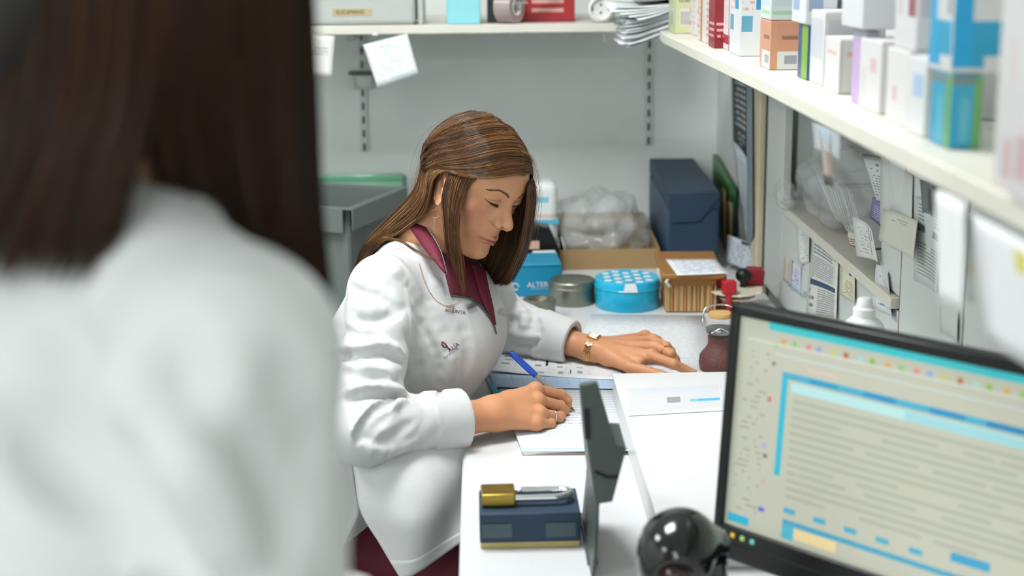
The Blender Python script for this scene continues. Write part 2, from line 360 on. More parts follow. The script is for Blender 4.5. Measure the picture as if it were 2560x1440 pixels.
for sx, sz in ((0, .0095), (0, -.0095)): MB().lathe([(0, -.001), (.0028, -.001), (.0028, .001), (0, .001)], 12).build('pin_hole', M_dark, t, loc=(sx, -.0118, .034 + sz), rot=R90)
for sx in (-1, 1): box('earth_clip', M_metal, t, (sx * .021, -.012, .034), (.006, .004, .008), .001)
# stack of papers drooping between the two shelves
t = thing('paper_stack', 'thick drooping stack of loose papers on the shelf corner', 'papers', (.45, 3.35, 1.352))
for k in range(26):
    z = .0 + k * .0022; xl = -.118 + RNG.uniform(-.01, .012) + (0 if k < 17 else -.02 * (k - 16) / 9); dr = .042 * (1 - k / 30) * (1 if k < 18 else .5)
    xs = np.linspace(xl, .16, 9); G = np.zeros((3, 9, 3))
    for i, y in enumerate((.10, 0, -.085 + RNG.uniform(-.008, .008))):
        for j, x in enumerate(xs): G[i, j] = (x, y, z - dr * smooth(.02, -.12, x) + .003 * math.sin(k * 1.7) * smooth(0, -.1, x))
    MB().sheet(G, .0013 if k % 3 else .0019).build('sheet', mat('sheet_white', '#eef1f1', .7, var=.01) if k % 4 else mat('sheet_grey', '#b9c2c4', .7, var=.02), t, 60)
for k in range(4):
    G = quadsheet([(-.16 + .015 * k, .05, .063 + .003 * k - .012 * k), (.0, .06, .06), (.02, -.085, .06), (-.15 + .02 * k, -.095 - .008 * k, .04 - .006 * k)], 6, 4, .006); MB().sheet(G, .0008).build('loose_sheet', mat('sheet_white', ''), t, 60)
t = thing('folder', 'black folder lying on top of the loose paper stack', 'folder', (.47, 3.36, 1.418), .04)
box('cover', mat('black_folder', '#1f2627', .4), t, (0, 0, .006), (.22, .17, .012), .003); box('inner_sheets', M_paper, t, (-.004, 0, .0135), (.2, .16, .003), 0); box('cover_upper', mat('slate_folder', '#4a5655', .4), t, (0, .0, .02), (.22, .17, .010), .003)
t = thing('storage_box', 'pale plastic storage box behind the paper stack on shelf corner', 'box', (.40, 3.74, ZS)); box('body', M_tub, t, (0, 0, .07), (.16, .2, .14), .008); box('lid', M_white, t, (0, 0, .146), (.17, .21, .012), .004); box('blue_label', mat('label_blue', '#2a3f63', .5), t, (-.06, -.101, .09), (.03, .001, .05), 0)

# notes hung from the back shelf edge
def note(name, label, cat, c4, m, bend=.004, n=8, group=None):
    c = np.mean(np.array(c4), axis=0); o = MB().sheet(quadsheet([np.asarray(p) - c for p in c4], n, n, bend), .0005).build(name, m, None, 60); o.location = c
    return tag(o, label, cat, group)
M_n1 = print_mat('note_print', '#e9ecec', [], [(.12, .18, .9, .8, '#d0d8db', 6, 7, .5), (.3, .8, .75, .9, '#aecdd0', 1, 4, .6), (.08, .08, .92, .12, '#9bd3d8', 1, 5, .55)])
note('hanging_note', 'square white handwritten note hanging tilted from the back shelf edge', 'note', [PY(908, 112, 3.508), PY(1018, 84, 3.508), PY(1046, 183, 3.50), PY(944, 219, 3.498)], M_n1)
M_n2 = print_mat('note_print2', '#dfdfd8', [], [(.25, .5, .85, .72, '#a9a9a6', 3, 5, .6)])
note('hanging_note', 'narrow white paper note hanging from back shelf beside dark hair', 'note', [PY(740, 84, 3.508), PY(837, 90, 3.508), PY(829, 192, 3.503), PY(745, 190, 3.503)], M_n2)
tag(MB().tube([PY(1508, 84, 3.508), PY(1510, 92, 3.507), PY(1512, 104, 3.506)], [.004, .0035, .006], 8, flat=.3).build('tape_scrap', mat('clear_film', '#f4f6f6', .1, trans=.6, var=0), None, 60), 'small dangling scrap of clear tape under the back shelf', 'tape')
# ------------------------------------------------------------------ things at the back of the desk (z = .75)
ZD = .75
zt = PY(1690, 400, 3.93)[2]; fl = PZ(1672, 477, zt); fr = PZ(1803, 485, zt)
t = thing('archive_box', 'tall dark navy archive box standing in the desk corner', 'box', ((fl[0] + fr[0]) / 2, (fl[1] + fr[1]) / 2, ZD), -.03)
wA = float(fr[0] - fl[0]); hA = zt - ZD; dA = 3.955 - (fl[1] + fr[1]) / 2
MB().box((0, dA / 2, hA / 2), (wA, dA, hA)).build('body', M_navy, t, bevel=.003)
box('lid', M_navy, t, (0, dA / 2, hA - .02), (wA + .004, dA + .004, .042), .003)
MB().prism([(-wA / 2 + .004, hA - .005), (wA / 2, hA - .005), (wA / 2, hA - .012), (.012, hA - .072), (-wA / 2 + .004, hA - .074)], -.005, .0, 'y').build('front_flap', M_navy, t, bevel=.001)
box('side_panel', mat('navy_lit_side', '#34506a', .5, bump=.2, bscale=900), t, (-wA / 2 - .001, dA / 2, hA / 2 - .02), (.003, dA - .02, hA - .05), .001)  # side in a lighter navy: light on that face painted into its colour

M_card = mat('corrugated_card', '#a88a60', .7, var=.05, vscale=20, bump=.2, bscale=120, stretch=(1, 1, 8))
zb = PY(1500, 531, 3.93)[2]; bl = PY(1388, 532, 3.93); br = PY(1606, 529, 3.93); f1 = PZ(1398, 625, zb); f2 = PZ(1648, 621, zb)
cx, cy = (f1[0] + f2[0] + bl[0] + br[0]) / 4, (f1[1] + f2[1] + bl[1] + br[1]) / 4; hC = zb - ZD
t = thing('cardboard_box', 'open brown cardboard box holding a crumpled plastic bag', 'box', (cx, cy, ZD))
def wallq(name, p, q, m=M_card):
    p = np.array(p) - (cx, cy, 0); q = np.array(q) - (cx, cy, 0); d = (q - p)[:2]; Lw = float(np.linalg.norm(d))
    return box(name, m, t, ((p[0] + q[0]) / 2, (p[1] + q[1]) / 2, hC / 2), (Lw, .004, hC), .0008, rz=math.atan2(d[1], d[0]))
wallq('front_wall', f1, f2); wallq('back_wall', bl, br); wallq('side_wall', f1, bl); wallq('side_wall', f2, br)
box('base', M_card, t, (0, 0, .003), (f2[0] - f1[0] - .02, bl[1] - f1[1] - .01, .005), 0)
box('inner_flap', mat('white_liner', '#e9e8e2', .6), t, (f1[0] - cx + .022, .0, hC - .03), (.003, (bl[1] - f1[1]) * .9, .07), .001, M=Matrix.Rotation(math.radians(-14), 3, 'Y'))
# crumpled bag
def blob(name, m, loc, rad, parent=None, amp=.2, seed=0, n=28, freq=3.0):
    r = np.random.default_rng(seed); dirs = r.normal(size=(14, 3)); dirs /= np.linalg.norm(dirs, axis=1)[:, None]; ph = r.uniform(0, 6, 14); vs = []; fs = []
    for i in range(n + 1):
        for j in range(2 * n):
            th = math.pi * i / n; p = np.array([math.sin(th) * math.cos(math.pi * j / n), math.sin(th) * math.sin(math.pi * j / n), math.cos(th)])
            k = sum(abs(math.sin(freq * (p @ d) * 2 + a)) for d, a in zip(dirs, ph)) / 14 - .6
            vs.append(p * np.array(rad) * (1 + amp * k * 2))
    for i in range(n):
        for j in range(2 * n): fs.append((i * 2 * n + j, (i + 1) * 2 * n + j, (i + 1) * 2 * n + (j + 1) % (2 * n), i * 2 * n + (j + 1) % (2 * n)))
    o = MB().add(vs, fs).build(name, m, parent, 75); o.location = loc; return o
M_bag = mat('clear_plastic_film', '#cfd4d3', .12, alpha=.4, var=0, bump=.8, bscale=22, ior=1.4); M_bag.node_tree.nodes['Principled BSDF'].inputs['Specular IOR Level'].default_value = 1.0
pb = PY(1505, 575, 3.66)
tag(blob('plastic_bag', M_bag, (pb[0], pb[1], pb[2] + .01), (.118, .17, .092), amp=.42, seed=3, n=44, freq=2.5), 'crumpled clear plastic bag bulging from the cardboard box', 'bag')

M_blue = mat('blue_carton_card', '#1687ad', .45, var=.03)
a, b = PZ(1290, 742, ZD), PZ(1396, 738, ZD); hB = PY(1340, 660, a[1])[2] - ZD
t = thing('carton', 'bright blue carton with white lettering beside the grey tin', 'box', ((a[0] + b[0]) / 2 - .01, a[1] + .06, ZD), .05)
box('body', M_blue, t, (0, 0, hB / 2), (b[0] - a[0] + .03, .12, hB), .003)
MB().prism([(-.06, hB), (.055, hB), (.058, hB - .003), (-.064, hB - .003)], -.0625, -.0605, 'y').build('lid_edge', mat('blue_edge', '#35b4d8', .4), t)
text('ALTER', .0165, M_inkw, t, frame((.008, -.0612, hB * .36), (1, 0, 0), (0, 0, 1)), spacing=1.05); text('FARMACIA', .0085, mat('pale_blue_ink', '#8cc4d8', .6, var=0), t, frame((.012, -.0612, hB * .23), (1, 0, 0), (0, 0, 1)))
MB().tube([(-.044 + .008 * math.cos(x), -.0612, hB * .32 + .008 * math.sin(x)) for x in np.linspace(0, 5.6, 14)], .0012, 6).build('emblem', M_inkw, t)
q = PY(1352, 610, 3.42)
t = thing('tape_dispenser', 'black tape dispenser wedged behind the blue carton', 'dispenser', (q[0] - .01, 3.42, ZD))
MB().prism([(-.06, 0), (.055, 0), (.055, .06), (.03, .115), (-.01, .125), (-.05, .10), (-.06, .05)], -.03, .03, 'y').build('body', M_black, t, bevel=.004); box('label', mat('pale_pink_label', '#d8b3a0', .6), t, (-.02, -.031, .075), (.05, .001, .02), 0); box('blade', M_metal, t, (.05, 0, .08), (.012, .05, .004), 0)
t = thing('parcel', 'white and cyan wrapped parcel behind the black tape dispenser', 'parcel', (q[0] - .01, 3.6, ZD)); MB().box((0, 0, .1), (.12, .1, .20)).build('body', print_mat('parcel_print', '#e8ecea', [(.2, .75, .8, .82, '#7ccbe0'), (0, .55, 1, .6, '#e0c9b8')]), t, bevel=.02, seg=3); box('tie', mat('cyan_tie', '#58bfe0', .5), t, (0, 0, .1), (.122, .102, .012), 0)
t = thing('carton', 'small white carton leaning on top of the blue carton', 'box', (PY(1362, 645, 3.33)[0], 3.33, ZD), .1)
hw = PY(1362, 632, 3.33)[2] - ZD; box('body', mat('white_card', '#e9eae8', .5, var=.02), t, (0, 0, hw / 2), (.055, .045, hw), .002); box('flap', mat('white_card', ''), t, (0, 0, hw + .0006), (.053, .043, .001), 0)
tag(blob('eraser', mat('coral_rubber', '#d9705c', .6), tuple(PY(1340, 655, 3.27)), (.013, .008, .005), amp=.1, seed=5, n=10), 'coral pink rubber lying on the blue carton', 'eraser')

def tin(name, label, c, r, h, m, lidm, lidh, open_=False):
    t = thing(name, label, 'tin', (c[0], c[1], ZD))
    MB().lathe([(r * .96, 0), (r * .985, .003), (r * .985, h - lidh), (r * .93, h - lidh)], 48).build('body', m, t, 35)
    if open_: MB().lathe([(r * .62, h - .008), (r * .68, h - .0015), (r * .9, h), (r, h - .002), (r, h - lidh), (r * .97, h - lidh)], 48).build('lid', lidm, t, 35); MB().lathe([(0, h - .012), (r * .64, h - .009)], 32).build('inset', M_dark, t, 35)
    else:
        MB().lathe([(0, h - .001), (r * .9, h - .001), (r * .95, h), (r * .99, h - .002), (r * 1.0, h - .004), (r * 1.0, h - lidh), (r * .97, h - lidh)], 48).build('lid', lidm, t, 35)
        MB().lathe([(r * 1.0, h - lidh), (r * 1.015, h - lidh + .0015), (r * 1.0, h - lidh + .003)], 48).build('rolled_edge', lidm, t, 35)
    return t
M_tin = mat('dull_tin', '#8d8d80', .38, .9, var=.06, vscale=40)
g1, g2 = PZ(1376, 757, ZD), PZ(1493, 757, ZD); rg = (g2[0] - g1[0]) / 2; cg = PZ(1434, 770, ZD) + (0, rg, 0)
tin('storage_tin', 'plain grey round metal tin between blue carton and blue tin', cg, rg, PY(1434, 700, cg[1] - .2 * rg)[2] - ZD, M_tin, M_tin, .016)
tin('storage_tin', 'small open-topped silver tin behind the forearm sleeve', PZ(1348, 792, ZD), .036, .042, M_tin, M_tin, .01, True)
k1, k2 = PZ(1495, 765, ZD), PZ(1658, 765, ZD); rk = (k2[0] - k1[0]) / 2; ck = PZ(1576, 784, ZD) + (0, rk, 0); hk = PY(1576, 691, ck[1])[2] - ZD
M_tb = mat('blue_enamel', '#17b2da', .28, var=.02, coat=.3)
t = tin('storage_tin', 'bright blue round tin with white dotted lid on the desk', ck, rk, hk, M_tb, M_tb, .02)
M_dot = mat('white_dot', '#e6e9ee', .35, var=0)
for iy in range(-3, 4):
    for ix in range(-3, 4):
        x, y = ix * rk * .31, iy * rk * .46 + (rk * .23 if ix % 2 else 0)
        if math.hypot(x, y) < rk * .92: MB().lathe([(rk * .12, 0), (rk * .12, .0006), (0, .0007)], 14).build('dot', M_dot, t, loc=(x, y, hk - .0008))
MB().add([(-.011, -rk * .985, hk + .0005), (.011, -rk * .985, hk + .0005), (.016, -rk * 1.012, hk - .019), (-.016, -rk * 1.012, hk - .019)], [(0, 1, 2, 3)]).build('white_tab', M_dot, t, solid=.0012)

# reed card box with paper on it
M_reed = mat('reed_wood', '#b08d55', .55, var=.22, vscale=60, stretch=(14, 14, .6)); M_wood = mat('honey_wood', '#9c6c34', .45, var=.1, vscale=30, stretch=(1, 8, 8))
c0 = PZ(1676, 785, ZD); c1 = PZ(1792, 787, ZD); wR = c1[0] - c0[0] + .008; hR = PY(1730, 697, c0[1])[2] - ZD
t = thing('reed_box', 'honey wood and striped reed box with metal clasp on the desk', 'box', ((c0[0] + c1[0]) / 2 + .001, c0[1] + .11, ZD), -.05)
mb = MB(); cols = [mat('reed_a', '#b99a63', .55, var=.1), mat('reed_b', '#9a6a3a', .55, var=.1), mat('reed_c', '#c7b184', .55, var=.08), mat('reed_d', '#a4523f', .55, var=.1)]
box('body', M_wood, t, (0, 0, hR / 2), (wR - .008, .20, hR - .004), .001)
n = 30
for k in range(n):
    x = -wR / 2 + (k + .5) * wR / n
    MB().tube([(x, -.1005, .003), (x + RNG.uniform(-.0015, .0015), -.1005, hR - .016)], wR / n * .56, 6).build('reed', cols[[0, 2, 1, 0, 3, 2, 0, 1][k % 8]], t, 60)
for k in range(18): MB().tube([(-wR / 2 + .003, -.095 + k * .0112, .003), (-wR / 2 + .003, -.095 + k * .0112, hR - .016)], .0058, 6).build('reed', cols[(k * 3) % 4], t, 60)
box('frame', M_wood, t, (0, -.099, hR - .010), (wR + .002, .01, .016), .002); box('lid', M_wood, t, (.004, .0, hR + .006), (wR + .030, .235, .012), .003); box('lid_frame', M_wood, t, (.002, -.10, hR - .001), (wR + .012, .02, .004), .001)
MB().tube([(-wR / 2 + .004, -.112, hR + .004), (-wR / 2 - .002, -.116, hR - .006), (-wR / 2 + .006, -.112, hR - .016)], .004, 8).build('clasp', mat('ivory_clasp', '#d9cfb6', .4), t, 60); MB().tube([(-wR / 2 - .016, -.06, hR + .012), (-wR / 2 - .012, -.066, hR - .004), (-wR / 2 - .008, -.06, hR - .016)], .004, 8).build('clasp', mat('ivory_clasp', ''), t, 60)
zp = ZD + hR + .0135
note('paper_sheet', 'white handwritten sheet lying on the reed box lid', 'paper', [PZ(1664, 648, zp), PZ(1786, 647, zp), PZ(1821, 683, zp), PZ(1693, 688, zp)], print_mat('sheet_hand', '#eceef1', [], [(.1, .1, .9, .9, '#b9c5d8', 7, 6, .5)]), 0.0005)

# stamp carousel
cs = PZ(1830, 792, ZD); cs = np.array([cs[0] + .016, cs[1] + .05, ZD]); zdk = PY(1855, 724, cs[1])[2]; hD = zdk - ZD
M_iv = mat('ivory_plastic', '#ddd6bf', .4, var=.04)
t = thing('stamp_carousel', 'round ivory stamp holder carousel beside the reed box', 'stamp holder', tuple(cs))
MB().lathe([(.05, 0), (.05, .005), (.012, .009), (.009, .02), (.009, hD - .004)], 32).build('base', M_wood, t, 35); MB().lathe([(0, hD - .004), (.052, hD - .004), (.058, hD - .002), (.058, hD + .001), (0, hD + .003)], 40).build('disc', M_iv, t, 35); MB().lathe([(.03, .028), (.036, .03), (.036, .033), (0, .034)], 32).build('lower_disc', M_iv, t, 35)
for k in range(7): a = k * .9 + .2; box('notch_lip', M_iv, t, (.056 * math.cos(a), .056 * math.sin(a), hD), (.012, .006, .005), .001, rz=a)
M_rs = mat('red_stamp_plastic', '#b3202c', .32, var=.04)
def stamp(label, px, py, m, ang, ball=False, tilt=0., s=1.0, drop=.05):
    p = PY(px, py, cs[1] + .045 * math.sin(ang)); p[2] = max(p[2], 0)
    t = thing('rubber_stamp', label, 'stamp', (p[0], p[1], zdk + .0035), group='stamps on the carousel', rot=(tilt, tilt * .6, 0))
    if ball: MB().lathe([(.0, .0), (.008, 0), (.007, .006), (.008, .009), (.0155, .016), (.0175, .024), (.0155, .033), (.009, .039), (0, .041)], 28).build('knob', m, t, 40); MB().lathe([(0, -.02), (.005, -.02), (.005, 0), (0, 0)], 12).build('stem', m, t, 40)
    else:
        MB().box((0, 0, .014 * s), (.031 * s, .026 * s, .029 * s)).build('head', m, t, bevel=.004, seg=3)
        MB().tube([(0, -.004, 0), (0, -.006, -.02), (.001, -.006, -drop)], [.009, .006, .0045], 10).build('handle', m, t, 50)
stamp('front bright red stamp with long handle on the carousel', 1822, 725, M_rs, -1.57, s=1.0, drop=.05)
stamp('red stamp half hidden behind the front red stamp', 1798, 715, M_rs, 2.6, s=.95, drop=.04)
stamp('black ball-headed stamp on the carousel', 1858, 716, M_black, .4, ball=True)
stamp('tilted dark red stamp at the back of the carousel', 1884, 708, mat('dark_red_plastic', '#8f1c28', .35), 1.2, tilt=.12, s=1.25, drop=.03)

# glass jar
cj = PZ(1800, 948, ZD); cj = cj + (.006, .045, 0)
t = thing('glass_jar', 'clip-top glass jar of dark red seeds with tan lid', 'jar', (cj[0], cj[1], ZD))
M_glass = mat('clear_glass', '#dfe9ea', .04, alpha=.06, var=0, ior=1.5, spec=1.)
MB().lathe([(.030, .0), (.040, .006), (.042, .02), (.040, .034), (.028, .05), (.0245, .056), (.0245, .088), (.027, .091)], 40).build('glass_body', M_glass, t, 60)
MB().lathe([(0, .003), (.037, .007), (.039, .02), (.037, .034), (.026, .049), (.0225, .055), (.0225, .071), (0, .072)], 32).build('seeds', mat('red_seeds', '#5a160b', .5, var=.45, vscale=170, bump=1., bscale=250), t, 60)
MB().lathe([(.0255, .078), (.0265, .08), (.0265, .085), (.0255, .087)], 32).build('clip_ring', M_metal, t, 40); MB().lathe([(.001, .089), (.0255, .089), (.0265, .092), (.0265, .106), (.0255, .108), (0, .108)], 32).build('glass_stopper', M_glass, t, 40)
MB().lathe([(0, .108), (.0225, .108), (.0232, .111), (.0215, .116), (0, .117)], 32).build('lid', mat('tan_cork', '#cfa56c', .6, var=.06, vscale=60), t, 40)
MB().tube(catmull([(-.027, .0, .084), (-.033, .0, .10), (-.026, .012, .122), (.0, .018, .127), (.026, .012, .122), (.033, .0, .10), (.027, 0, .084)], 26), .0019, 8).build('wire_bail', M_chrome, t, 60); MB().tube([(-.02, -.024, .083), (-.004, -.03, .094), (.012, -.028, .086)], .0015, 6).build('wire_clip', M_chrome, t, 60)

# folders and papers between archive box and post
M_gf = mat('green_folder_plastic', '#3f7a3c', .3, var=.05)
def slab(name, label, cat, c4, m, th, gm=None, group=None, extra=None):
    A = [np.asarray(p, float) for p in c4]
    for p in A: p[2] = max(p[2], ZD + .002); p[0] = min(p[0], .655)
    c = sum(A) / 4; t = thing(name, label, cat, tuple(c), group=group)
    MB().sheet(quadsheet([p - c for p in A], 6, 6, 0), th).build('cover', m, t, 60); return t, c
tf, cf = slab('folder', 'bright green plastic folder leaning against the right wall', 'folder', [PY(1795, 385, 3.93), PY(1846, 470, 3.62), PY(1846, 655, 3.62), PY(1800, 600, 3.93)], M_gf, .012)
box('elastic_catch', M_black, tf, PY(1848, 475, 3.60) - cf, (.006, .008, .02), .001)
slab('folder', 'darker green folder behind the bright green folder', 'folder', [PY(1822, 400, 3.9), PY(1858, 470, 3.60), PY(1858, 640, 3.60), PY(1822, 600, 3.9)], mat('dark_green_folder', '#2b5a38', .35), .008)
for k, (px, lab, cl, py0) in enumerate(((1806, 'tan paper folder beside the navy archive box', '#a08a5c', 462), (1814, 'dark brown folder wedged beside the archive box', '#4a4338', 500), (1822, 'beige file folder wedged by the green folder', '#b3a47c', 492), (1830, 'black slim file next to the green folder', '#23261f', 520))):
    slab('folder', lab, 'folder', [PY(px, py0, 3.8 - .02 * k), PY(px + 7, py0 + 18, 3.64 - .02 * k), PY(px + 6, 668, 3.64 - .02 * k), PY(px, 650, 3.8 - .02 * k)], mat('folder_card%d' % k, cl, .6), .005, group='folders beside the archive box')
M_cal = print_mat('calendar_print', '#c9d2d2', [(.05, .02, .95, .97, '#33393a'), (.1, .05, .9, .3, '#23282a')], [(.2, .32, .88, .95, '#c5cbcb', 8, 5, .6), (.3, .08, .8, .28, '#c0c6c6', 3, 4, .5)])
note('wall_calendar', 'tall black and white printed sheet hanging beside the beige post', 'poster', [PX(1828, 185, .655), PX(1868, 200, .648), PX(1868, 400, .648), PX(1832, 368, .655)], M_cal, .004)
note('paper_sheet', 'long plain white sheet hanging under the black printed poster', 'paper', [PX(1831, 350, .652), PX(1866, 395, .646), PX(1872, 625, .646), PX(1862, 600, .652)], mat('blue_white_paper', '#d4dde3', .6), .004)
note('paper_sheet', 'narrow blue-grey sheet hanging beside the beige post', 'paper', [PX(1866, 205, .645), PX(1880, 215, .643), PX(1882, 590, .643), PX(1868, 615, .645)], mat('slate_paper', '#8d9ca3', .6), .003)
cn = [PY(1818, 586, 3.45), PY(1908, 622, 3.30), PY(1897, 690, 3.27), PY(1816, 655, 3.42)]
o = note('paper_sheet', 'curled printed sheet with dark clip propped behind the stamps', 'paper', cn, print_mat('curled_print', '#c3ccd2', [(.36, .86, .52, .97, '#2c3436')], [(.08, .1, .5, .85, '#7f8a90', 7, 6, .5), (.55, .1, .95, .9, '#8a949a', 8, 5, .5)]), .006)

# ------------------------------------------------------------------ papers on the desk
M_pl = print_mat('ledger_print', '#e2e3e4', [], [(.06, .05, .94, .95, '#d2d4d8', 30, 26, .5)])
def deskpaper(name, label, cat, pts, z, m, n=8, bend=.0, th=.0006): 
    c4 = [PZ(px, py, z) for px, py in pts]; return note(name, label, cat, c4, m, bend, n)
o = thing('ledger', 'large open ledger with fine ruled lines under the pointing hand', 'ledger', tuple(PZ(1620, 870, ZD)))
lc = np.array(o.location)
for k in range(5):
    c4 = [PZ(1478 + k, 786, ZD + .001 + k * .0012) - lc, PZ(1753 + 2 * k, 789, ZD + .001 + k * .0012) - lc, PZ(1790, 960, ZD + .001 + k * .0012) - lc, PZ(1400, 965, ZD + .001 + k * .0012) - lc]
    MB().sheet(quadsheet(c4, 6, 6, .0), .001).build('page', M_pl if k == 4 else M_paper, o, 60)
zn = ZD + .004
o = thing('notebook', 'open white ruled notebook under the writing hand', 'notebook', tuple(PZ(1380, 1060, ZD))); lc = np.array(o.location)
M_rule = print_mat('ruled_print', '#e3e5e7', [(.0, .02, 1, .035, '#a9d7ea'), (.02, .05, .5, .056, '#c2c2c6')], [(.04, .08, .98, .95, '#ccd1d9', 22, 30, .8), (.45, .35, .8, .55, '#b8c0d4', 4, 8, .45)])
for k in range(6):
    z = ZD + .001 + k * .0013
    c4 = [PZ(1238 + k, 962, z) - lc, PZ(1545, 958, z) - lc, PZ(1590 + k, 1122 + k, z) - lc, PZ(1310 - k, 1138 - 2 * k, z) - lc]
    MB().sheet(quadsheet(c4, 6, 6, 0), .001).build('page', M_rule if k == 5 else M_paper, o, 60)
box('cover_edge', mat('pink_cover', '#d8b9b4', .6), o, PZ(1430, 1133, ZD + .001) - lc, (.16, .003, .0015), 0, rz=.03)
M_blu = print_mat('blue_ruled', '#bcd2ec', [(.16, .10, .97, .115, '#8ea8cc'), (.16, .1, .165, .95, '#8ea8cc')] + [(.24 + .09 * k, .12, .244 + .09 * k, .95, '#9db5d6') for k in range(8)])
deskpaper('paper_sheet', 'light blue ruled form under the printed label sheet', 'paper', [(1222, 925), (1545, 935), (1550, 972), (1236, 968)], ZD + .0105, M_blu)
M_lab = print_mat('barcode_print', '#e4e5e6', [(.08 + .0, .78, .15, .86, '#8c918f'), (.1, .6, .16, .68, '#a0a5a3'), (.08, .4, .145, .47, '#8c918f'), (.3, .66, .345, .76, '#b0b4b2'), (.34, .42, .39, .52, '#9aa09d'), (.42, .45, .44, .74, '#2b302e'), (.5, .62, .55, .7, '#8c918f'), (.51, .42, .555, .5, '#a3a8a6'), (.52, .12, .56, .26, '#a3a8a6'), (.65, .62, .7, .68, '#c2c6c4'), (.66, .44, .71, .5, '#b4b8b6'), (.665, .2, .705, .32, '#9aa09d'), (.61, .16, .618, .36, '#2b302e'), (.82, .6, .86, .7, '#b4b8b6'), (.22, .74, .27, .82, '#9aa09d'), (.37, .1, .42, .18, '#b0b4b2')],
   [(.16, .3, .26, .9, '#c9cdcb', 7, 3, .5), (.4, .1, .5, .5, '#d4d7d5', 6, 3, .5), (.56, .1, .62, .75, '#c9cdcb', 9, 3, .5), (.72, .15, .8, .75, '#cfd2d0', 9, 3, .5)])
c4 = [PZ(1240, 880, ZD + .014), PZ(1545, 893, ZD + .012), PZ(1560, 950, ZD + .0125), PZ(1218, 925, ZD + .017)]
note('label_sheet', 'white sheet of printed barcode labels beside the writing hand', 'label sheet', c4, M_lab, .003)

# pens
M_bp = mat('blue_pen_plastic', '#2a5bd0', .3, var=.02); M_clear = mat('clear_pen_plastic', '#e9e2e0', .12, trans=.6, var=0)
PT = PZ(1438, 1028, ZD + .0095); PE = PY(1275, 880, PT[1] + .045)
d = PE - PT; Lp = float(np.linalg.norm(d)); ux = d / Lp
def pen(name, label, T, E, mcap, mbar, cap0):
    T = np.asarray(T); E = np.asarray(E); d = E - T; L = float(np.linalg.norm(d)); u = d / L; t = thing(name, label, 'pen', tuple(T)); P = lambda s: u * s
    MB().tube([P(.0), P(.003)], [.0004, .0009], 8).build('tip', mat('brass_tip', '#a88a50', .3, 1.), t, 60); MB().tube([P(.003), P(.012), P(.014)], [.001, .003, .0036], 10).build('nib_cone', mat('bronze_cone', '#8a7355', .35, .8), t, 60)
    MB().tube([P(.014), P(L * cap0 + .004)], .0038, 6).build('barrel', mbar, t, 30); MB().tube([P(.014), P(L * cap0)], .0013, 6).build('ink_tube', M_bp, t, 60)
    MB().tube([P(L * cap0), P(L * (cap0 + .12)), P(L * .9), P(L * .985), P(L)], [.0052, .0058, .0056, .005, .003], 14).build('cap', mcap, t, 50)
    b = basis(u); MB().tube([P(L * .62) + b[0] * .0062, P(L * (cap0 + .16)) + b[0] * .0075, P(L * .93) + b[0] * .006], [.0016, .0026, .0022], 8).build('clip', mcap, t, 50)
    return t
pen('ballpoint_pen', 'clear ballpoint pen with blue cap held in the writing hand', PT, PE, M_bp, M_clear, .60)
pen('ballpoint_pen', 'teal-capped clear pen lying on the desk edge by the form', PZ(1206, 918, ZD + .006), PZ(1246, 994, ZD + .006), mat('teal_pen_plastic', '#1b9fb4', .3), M_clear, .55)

# white carton with printed label, dark box with padlock
t = thing('carton', 'large flat white carton with printed top in front of the pointing hand', 'box', (.335, 2.06, ZD))
MB().box((0, 0, .025), (.215, .69, .05)).build('body', M_white, t, bevel=.003); box('lid', mat('white_lid_card', '#dedede', .5, var=.01), t, (0, 0, .0495), (.217, .692, .004), .001)
M_ct = print_mat('carton_top_print', '#dcdcdc', [(.02, .1, .98, .93, '#d5d4d6'), (.42, .36, .56, .56, '#9b9b9c'), (.66, .36, .97, .46, '#83c3e4'), (.74, .38, .97, .44, '#4fb4e0')], [(.05, .7, .95, .9, '#cdd6e6', 2, 5, .6), (.12, .25, .36, .6, '#d9cfd4', 4, 3, .5)])
zc = ZD + .0525; c4 = [PZ(1560, 968, zc), PZ(1800, 958, zc), PZ(1812, 1026, zc), PZ(1572, 1040, zc)]; c = sum(np.array(c4)) / 4
pp = MB().sheet(quadsheet([np.array(p) - np.array((.335, 2.06, ZD)) for p in c4], 3, 3, 0), .0006).build('label', M_ct, t)
q = [PZ(1200, 1372, ZD), PZ(1452, 1368, ZD)]; wN = q[1][0] - q[0][0]; zl = ZD + .05
t = thing('gift_box', 'flat dark navy box with tan base on the desk near the padlock', 'box', ((q[0][0] + q[1][0]) / 2, q[0][1], ZD), .01)
dN = PZ(1320, 1222, zl)[1] - q[0][1]
box('base', M_tan, t, (0, dN / 2, .005), (wN - .002, dN, .01), .001); MB().box((0, dN / 2 - .0, .029), (wN, dN + .002, .042)).build('lid', M_navy, t, bevel=.0025)
for x in (-.33, .3): box('faded_sticker', mat('faded_sticker', '#43565c', .5, var=.08), t, (wN * x, -.0018, .026), (wN * .3, .0008, .02), 0)
s = PZ(1245, 1245, zl + .006)
t = thing('padlock', 'brass padlock with chrome shackle lying on the navy box', 'padlock', (s[0], s[1], zl + .0015), .03); t.scale = (1.1, 1.15, 1.1)
MB().box((0, 0, .008), (.042, .036, .016)).build('body', mat('brass', '#ab9044', .38, 1., var=.05, vscale=50), t, bevel=.002, seg=3)
